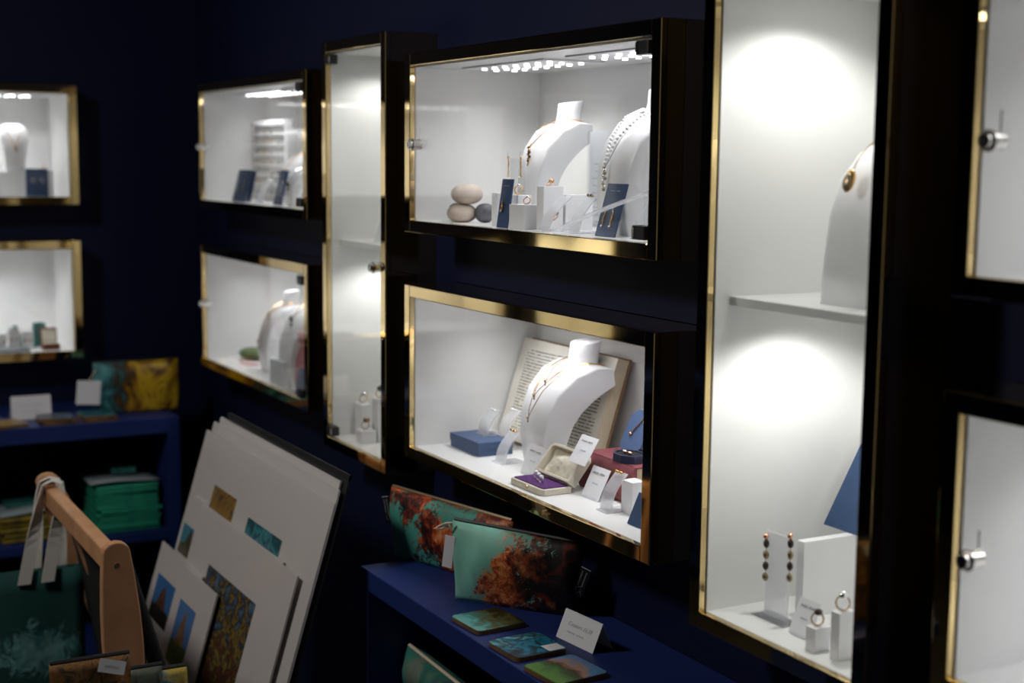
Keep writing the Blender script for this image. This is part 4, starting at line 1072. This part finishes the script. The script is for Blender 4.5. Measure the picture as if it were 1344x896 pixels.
# coasters: flat rounded slabs
def coaster(label, px, py, sx, sy, rot, print_mat, z=SZ):
    P = onZ(px, py, z)
    t = thing('coaster', label, 'coaster', P, rot)
    pl_ = [(x, y, 0) for x, y in rrect(sx/2, sy/2, .010, 5)]
    B().prism(pl_, (0, 0, .0075)).build('slab', 'coaster_edge', t, bevel=.0008)
    pp = [(x*.995, y*.995, .0075) for x, y, _ in pl_]
    B().prism(pp, (0, 0, .0012)).build('printed_face', print_mat, t, bevel=.0005)
    return t
coaster('coaster with a misty green shoreline photograph, before wide pouch', 641, 818, .098, .098, math.radians(3), 'coaster_shore')
k2 = coaster('coaster with a dark blue wave and a pale label strip', 692, 852, .098, .098, math.radians(2), 'coaster_wave')
B().box((.030, -.032, .0089), (.030, .028, .0006)).build('paper_strip', 'card_white', k2)
coaster('coaster with green field and blue sky photograph', 742, 884, .098, .098, math.radians(5), 'coaster_field')
# folded place card
zc = SZ
fl_ = onZ(730, 835, zc); fr_ = onZ(778, 858, zc)
wc_ = (fl_-fr_).length; ang_c = math.atan2(-(fl_-fr_).x, (fl_-fr_).y)
tlc = (748, 797)
t = thing('place_card', 'folded white price card behind the coasters on navy shelf', 'card', ((fl_.x+fr_.x)/2, (fl_.y+fr_.y)/2, zc), ang_c)
HC = .050; lc_ = .42
panel_part('front_leaf', 'card_white', t, wc_, HC, lc_, .0008)
B().box((.0205+.0205, 0, HC*math.cos(lc_)/2), (.0008, wc_, HC), Matrix.Rotation(-lc_, 3, 'Y')).build('back_leaf', 'card_white', t, loc=(-.0102, 0, .001))
text_mesh('Coasters £6.50', .0105, 'handwritten_price', 'pale_ink', t, sheet_mx(wc_, HC, lc_, 0, HC*.60, .0010), .35)
scribble('handwritten_name', 'pale_ink', t, sheet_mx(wc_, HC, lc_, .004, HC*.33, .0010), wc_*.48, .006, 77, r=.0003)
# pouch lying on the lower shelf
pz = SZ-.255
Pl = onX(560, 896, Pa.x+.07)
pouch('seaweed_pouch', 'green and grey zip pouch on the lower navy shelf', Vector((Pa.x+.075, min(onX(575, 880, Pa.x+.075).y+.035, Pa.y-.036-.185), pz)), .34, onX(540, 856, Pa.x+.07).z-pz, .07, 0, .08, 'sage_weed_print', 'cord', top_drop=.10)

# ------------------------------------------------------------------ far shelf goods
Py = onY(183, 541, FY+.10); mpp = depth(Py)/FPX
yp = pouch('seaweed_pouch', 'yellow seaweed print zip pouch standing on the far shelf', (Py.x, FY+.12, FSZ), 113*mpp, 68*mpp, .05, math.radians(90), .05, 'yellow_weed_print')
Ph = onY(109, 507, FY+.08)
B().box((-.035, 66*mpp, 33*mpp), (.001, 30*mpp, 31*mpp), Matrix.Rotation(.08, 3, 'X')).build('paper_tag', 'card_white', yp)
B().tube([(-.03, 56*mpp, 62*mpp), (-.035, 60*mpp, 56*mpp), (-.035, 66*mpp, 47*mpp)], .0012, 5).build('tag_cord', 'cord', yp)
Pk = onY(42, 551, FY+.14); mpp = depth(Pk)/FPX
t = thing('place_card', 'folded white card standing on the far navy shelf', 'card', (Pk.x, FY+.135, FSZ), math.radians(90))
wk, hk = 50*mpp, 31*mpp
panel_part('front_leaf', 'card_white', t, wk, hk, .25, .001)
B().box((.028, 0, hk*.485), (.001, wk, hk), Matrix.Rotation(-.25, 3, 'Y')).build('back_leaf', 'card_white', t)
scribble('handwritten_name', 'pale_ink', t, sheet_mx(wk, hk, .25, 0, hk*.6, .0012), wk*.7, .01, 5, r=.0006)
scribble('handwritten_line', 'pale_ink', t, sheet_mx(wk, hk, .25, 0, hk*.35, .0012), wk*.5, .008, 6, r=.0006)
def far_coaster(label, px, py, z, rot, m_):
    P = onY(px, py, FY+.05)
    t = thing('coaster', label, 'coaster', (P.x, FY+.055, z), rot)
    pl_ = [(x, y, 0) for x, y in rrect(.049, .049, .010, 4)]
    B().prism(pl_, (0, 0, .0085)).build('slab', 'coaster_edge', t); B().prism([(x, y, .0085) for x, y, _ in pl_], (0, 0, .0012)).build('printed_face', m_, t)
far_coaster('amber coaster at the bottom of a pair before white card', 74, 548, FSZ, .1, 'photo_autumn')
far_coaster('dark coaster lying on the amber one on far shelf', 72, 545, FSZ+.0098, -.1, 'photo_kelp')
far_coaster('brown coaster under a teal one before the yellow pouch', 128, 546, FSZ, .12, 'photo_autumn')
far_coaster('teal coaster lying on top before the yellow pouch', 127, 542, FSZ+.0098, .0, 'photo_teal')
far_coaster('orange coaster lying alone on the far navy shelf', 8, 549, FSZ, .3, 'photo_autumn')
MZF = onY(170, 702, FY).z
# stacks of folded cloths
def cloth_stack(n, x, y, z, sx, sy, step, m_, name, labels, group):
    rnd = random.Random(n)
    src = None
    for k in range(n):
        t = thing(name, labels[0] if k == 0 else labels[2] if k == n-1 else labels[1], 'cloth', (x+rnd.uniform(-.006, .006), y+rnd.uniform(-.004, .004), z+k*step), rnd.uniform(-.03, .03), group if 0 < k < n-1 else None)
        if src is None:
            prof = [(-sy/2+step*.5*(1-math.cos(a_)), step*.48*(1+math.sin(a_))) for a_ in [math.pi*(-.5)+math.pi*q/6 for q in range(7)]]
            prof = [(-sy/2+step*.48-step*.48*math.cos(a_), step*.48+step*.48*math.sin(a_)) for a_ in [-math.pi/2+math.pi*q/6 for q in range(7)]]
            poly = [(-sx/2, y_, z_) for y_, z_ in prof]+[(-sx/2, sy/2, step*.96), (-sx/2, sy/2, 0)]
            src = B().prism(poly, (sx, 0, 0)).build('folded_cloth', m_, t, bevel=.001)
            src2 = B().box((sx*.30, -sy*.5+.004, step*.5), (.02, .002, step*.3)).build('cloth_hem', m_, t)
        else:
            instance(src, t, (0, 0, 0)); instance(src2, t, (0, 0, 0))
Pg = onY(171, 690, FY+.04); mg = depth(Pg)/FPX
step = 62*mg/12
cloth_stack(12, Pg.x, FY+.14, MZF, 80*mg, .20, step, 'green_cloth', 'folded_tea_towel', ['bottom green folded cloth of the tall stack', 'green folded cloth inside the tall stack on the far shelf', 'top green folded cloth of the tall stack'], 'green folded cloths')
sl = thing('clear_packet', 'clear film packet lying on the green folded cloths', 'packet', (Pg.x-.01, FY+.14, MZF+12*step))
B().grid(lambda i, j: Vector(((i-.5)*90*mg, (j-.5)*.19, .004+.008*math.sin(3*i+1)+.01*i)), 8, 4).build('film', 'clear_film', sl, smooth=True, solid=.001)
B().box((.012, .02, .030), (.075, .10, .02)).build('folded_insert', 'teal_crystal', sl, bevel=.004)
Pyw = onY(36, 700, FY+.04)
cloth_stack(5, Pyw.x, FY+.14, MZF, 62*mg, .20, 34*mg/5, 'yellow_cloth', 'folded_tea_towel', ['bottom yellow folded cloth of the low stack', 'yellow folded cloth inside the low stack on the far shelf', 'top yellow folded cloth of the low stack'], 'yellow folded cloths')
sl = thing('clear_packet', 'clear film packet lying on the yellow folded cloths', 'packet', (Pyw.x, FY+.14, MZF+34*mg))
B().grid(lambda i, j: Vector(((i-.5)*64*mg, (j-.5)*.19, .004+.012*i)), 6, 3).build('film', 'clear_film', sl, smooth=True, solid=.001)
B().box((.0, .03, .016), (.09, .09, .012)).build('folded_insert', 'teal_crystal', sl, bevel=.003)

# ------------------------------------------------------------------ folding wooden print browser
RX = -.615
ra = onX(64, 646, RX); rb_ = onX(148, 720, RX); RZ = (ra.z+rb_.z)/2
RY0, RY1 = rb_.y-.02, ra.y+.01
RX2 = -.165; YO = .22
rk = thing('print_rack', 'folding beech print browser with black canvas sling', 'rack', ((RX+RX2)/2, (RY0+RY1)/2, 0))
cxr, cyr = (RX+RX2)/2, (RY0+RY1)/2; hl = (RY1-RY0)/2
for x in (RX, RX2):
    B().box((x-cxr, .105 if x == RX2 else 0, RZ-.014), (.030, 2*hl-.012-(.21 if x == RX2 else 0), .046)).build('rail', 'beech', rk, bevel=.006, bseg=3)
def leg(x_top, x_bot, y, bulge, sgn):
    pts = []; N = 14
    for k in range(N+1):
        f = k/N; x = x_top+(x_bot-x_top)*f+.02*math.sin(math.pi*f)*sgn; z = RZ+.012-(RZ+.010)*f
        wd_ = .026+.012*math.sin(math.pi*min(1, f*2.2)); pts.append((x, z, wd_))
    left = [(x-w_, z) for x, z, w_ in pts]; right = [(x+w_, z) for x, z, w_ in pts]
    cap = [(pts[0][0]+.026*math.cos(a_), pts[0][1]+.020*math.sin(a_)) for a_ in [math.pi*q/6 for q in range(1, 6)]]
    poly = [(x-cxr, y-cyr, z) for x, z in left[::-1]]
    poly = [(x-cxr, y-cyr, z) for x, z in (right[::-1]+cap+left)]
    return B().prism(poly, (0, .022, 0)).build('leg', 'beech', rk, bevel=.003)
for y, sg, xb in ((RY0-.012, .2, .03), (RY1-.010, 1, .24)):
    lg = leg(RX, RX+xb, y, .02, sg)
    B().cyl((RX-cxr, y-cyr-.002, RZ-.012), (RX-cxr, y-cyr+.001, RZ-.012), .0055, n=12).build('bolt', 'zip_brass', lg)
for y, sg in ((RY0+.014+YO, -1), (RY1-.036, -1)):
    leg(RX2, RX2-.24, y, .02, sg)
B().cyl((0, -hl, .26), (0, hl, .26), .012, n=12).build('cross_rod', 'beech', rk)
for y in (RY0+.12, RY1-.14):
    B().box((RX+.10-cxr, y-cyr, RZ-.30), (.014, .022, .56), Matrix.Rotation(-.30, 3, 'Y')).build('slat', 'beech', rk, bevel=.003)
SLZ = .312
sl_pts = [(RX+.016, RZ-.02), (RX+.05, RZ-.14), (-.52, SLZ+.08), (-.47, SLZ), (-.365, SLZ+.0), (-.315, SLZ+.14), (RX2-.04, RZ-.14), (RX2-.016, RZ-.02)]
B().grid(lambda i, j: Vector((sl_pts[min(7, round(i*7))][0]-cxr, (j*2-1)*(hl-.05), sl_pts[min(7, round(i*7))][1])), 7, 4).build('canvas_sling', 'canvas_black', rk, smooth=True, solid=.003)
for y in (RY0+.03, ):
    B().tube([(RX+.022-cxr, y-cyr, RZ-.02), (RX+.05-cxr, y-cyr, RZ-.12), (RX+.115-cxr, y-cyr, RZ-.35)], .016, 8).build('canvas_strap', 'canvas_black', rk, smooth=True)

# ------------------------------------------------------------------ mounted prints standing in the browser
LEAN = None
LEAN = .285
LN = Vector((-math.cos(LEAN), 0, math.sin(LEAN))); LU = Vector((math.sin(LEAN), 0, math.cos(LEAN)))
L0 = onX(447, 631, -.200)
def on_lean(px, py, off):
    d = _ray(px, py); return CAMP+d*((L0+LN*off-CAMP).dot(LN)/d.dot(LN))
def mounted_print(label, tl, tr, off, height, photos, thick=.004):
    """tl, tr: pixels of the top corners; off: how far in front of the rearmost board the sheet's face lies"""
    A = on_lean(*tl, off); Bq = on_lean(*tr, off)
    w_ = A.y-Bq.y; top = (A+Bq)/2; h_ = (top.z-height)/math.cos(LEAN); base = top-LU*h_-LN*thick
    t = thing('mounted_print', label, 'print', base)
    panel_part('mount_board', 'mat_board', t, w_, h_, LEAN, thick)
    p0 = top-LU*h_
    for (a_, b_, c_, m_) in photos:
        qa, qb, qc = [on_lean(*q_, off)-p0 for q_ in (a_, b_, c_)]
        ht = qa.dot(LU)-qc.dot(LU); vt = (qa.dot(LU)+qb.dot(LU))/2
        panel_part('photograph', m_, t, abs(qa.y-qb.y), ht, LEAN, .0006, du=(qa.y+qb.y)/2, dz=vt-ht, out=thick)
    return t
PB = .322
A_ = on_lean(300, 541, -.006); C_ = on_lean(459, 623, -.006); hb_ = ((A_.z+C_.z)/2-PB)/math.cos(LEAN)
bo = thing('backing_board', 'black backing board standing behind the white mounts', 'board', (A_+C_)/2-LU*hb_-LN*.005)
panel_part('board_sheet', 'backing_black', bo, A_.y-C_.y, hb_, LEAN, .004)
panel_part('edge_binding', 'canvas_black', bo, A_.y-C_.y, .012, LEAN, .005, dz=hb_-.012, out=-.0005)
mounted_print('rearmost blank white mount at the back of browser', (290, 547), (447, 631), .000, PB, [])
mounted_print('blank white mount second from the back of browser', (281, 553), (445, 643), .007, PB, [])
mounted_print('large white mount with small autumn and teal photographs', (271, 566), (440, 658), .015, PB, [((282, 637), (311.6, 654), (275, 671), 'photo_autumn'), ((326, 680), (371, 708), (317, 706), 'photo_teal')])
mounted_print('white mount with a small teal sea stack photograph', (252, 650), (372, 737), .022, PB, [((242, 687), (264, 700), (230, 722), 'photo_seastack')])
mounted_print('white mount with a tall colourful kelp photograph', (264, 664), (391, 754), .029, PB, [((274, 742.6), (336.6, 790), (240, 880), 'photo_kelp')])
mounted_print('white mount with a cliff and blue sky photograph', (213, 711), (266, 755), .037, PB, [((208.6, 752), (231, 771), (190, 802), 'photo_cliff')])
mounted_print('small white mount with a rock tower above green land photograph', (241, 747), (286, 775), .044, PB, [((237, 787), (258, 802), (209, 857), 'photo_tower')])

# ------------------------------------------------------------------ tote hung on the browser
TX = RX-.045
Tl = onX(-40, 745, TX); Tr = onX(98, 745, TX); Tz = onX(40, 742, TX).z
ttw = RY1-.0
tt = thing('tote_bag', 'dark green canvas tote with white handles hung on browser', 'bag', (TX, (RY1), Tz-.36))
# the bag hangs over the far rail end, its face toward the camera side
wt = .30; bag_o = onY(18, 745, RY1-.05)
tt.location = (bag_o.x, RY1-.05, Tz-.36)
def bagpt(i, j, s):
    x = (i-.5)*wt; z = .36*j; y = s*(.012+.02*math.sin(math.pi*i)*(1-j)) + .008*math.sin(7*i+2)*math.sin(3*j)
    return Vector((x, y, z))
B().grid(lambda i, j: bagpt(i, j, -1), 12, 8).build('front_cloth', 'tote_front', tt, smooth=True, solid=.002)
B().grid(lambda i, j: bagpt(i, j, 1), 12, 8).build('back_cloth', 'tote_green', tt, smooth=True, solid=.002)
hk_ = onX(62, 624, RX); hook = Vector((RX, RY1-.03, RZ+.012))-tt.location
for s, (x0, x1) in ((-1, (-.0, .0)), (1, (.0, .0))):
    pass
def strap(pa, pb, y):
    pts = []
    for k in range(25):
        f = k/24
        if f < .44: g = f/.44; p = Vector(pa)*(1-g)+(hook+Vector((-.022, y, -.004)))*g
        elif f > .56: g = (f-.56)/.44; p = (hook+Vector((.022, y, -.004)))*(1-g)+Vector(pb)*g
        else: a_ = math.pi*(1-(f-.44)/.12); p = hook+Vector((.022*math.cos(a_), y, .014*math.sin(a_)))
        pts.append(p)
    rg = []
    for k, p in enumerate(pts):
        tw = max(0, 1-abs(k/24-.5)*3.2)*math.pi*.42; wv = Vector((math.cos(tw), math.sin(tw), 0))*.014; nv = Vector((-math.sin(tw), math.cos(tw), 0))*.0015
        rg.append([p-wv-nv, p+wv-nv, p+wv+nv, p-wv+nv])
    B().rings(rg).build('handle', 'cotton_white', tt, smooth=False)
strap((onY(31, 775, RY1-.06).x-tt.location.x, -.02, .335), (onY(62, 775, RY1-.06).x-tt.location.x, -.02, .335), -.025)
strap((onY(45, 775, RY1-.03).x-tt.location.x, .014, .335), (onY(80, 775, RY1-.03).x-tt.location.x, .014, .335), .012)

# ------------------------------------------------------------------ pouches on a low plinth before the browser
YP = 2.10
g0 = onY(155, 866, YP)
PLZ = g0.z-.16
pq = onY(155, 880, YP)
t = thing('plinth', 'low navy plinth carrying small patterned pouches', 'plinth', (pq.x, YP+.03, 0))
B().box((0, 0, PLZ-.015), (.30, .22, .03)).build('top_board', 'shelf_navy', t, bevel=.002)
B().box((0, 0, (PLZ-.03)/2), (.26, .18, PLZ-.03)).build('body', 'shelf_navy', t, bevel=.002)
def small_pouch(label, pl_, pr_, py, y, m_):
    a_ = onY(pl_, py, y); c_ = onY(pr_, py, y); wq = c_.x-a_.x
    return pouch('coin_pouch', label, ((a_.x+c_.x)/2, y, PLZ), wq, (a_.z+c_.z)/2-PLZ, .03, math.radians(90), .05, m_, base_in=.02)
pa_ = small_pouch('amber seaweed print small pouch with a white label', 66, 172, 867, YP, 'amber_weed_print')
small_pouch('mossy grey print small pouch between the other two', 170, 214, 877, YP+.035, 'moss_weed_print')
small_pouch('blue and yellow print small pouch at the plinth end', 205, 246, 878, YP+.075, 'blue_weed_print')
q = onY(148, 874, YP-.02)
lb = thing('price_label', 'small white price label propped on the amber pouch', 'label', (q.x, YP-.012, q.z-.008), 0)
lb.location.y = YP-.016
mxl = Matrix.Rotation(.30, 3, 'Y') @ Matrix.Rotation(-.25, 3, 'X')
B().box((0, 0, .006), (.040, .001, .020), mxl).build('label_sheet', 'card_white', lb)
scribble('handwritten_price', 'ink', lb, Matrix.Translation((0, -.0012, .006)) @ mxl.to_4x4() @ frame_mx((0, 0, 0), (1, 0, 0), (0, 0, 1)), .022, .007, 15, (0, 1.0), r=.0003)
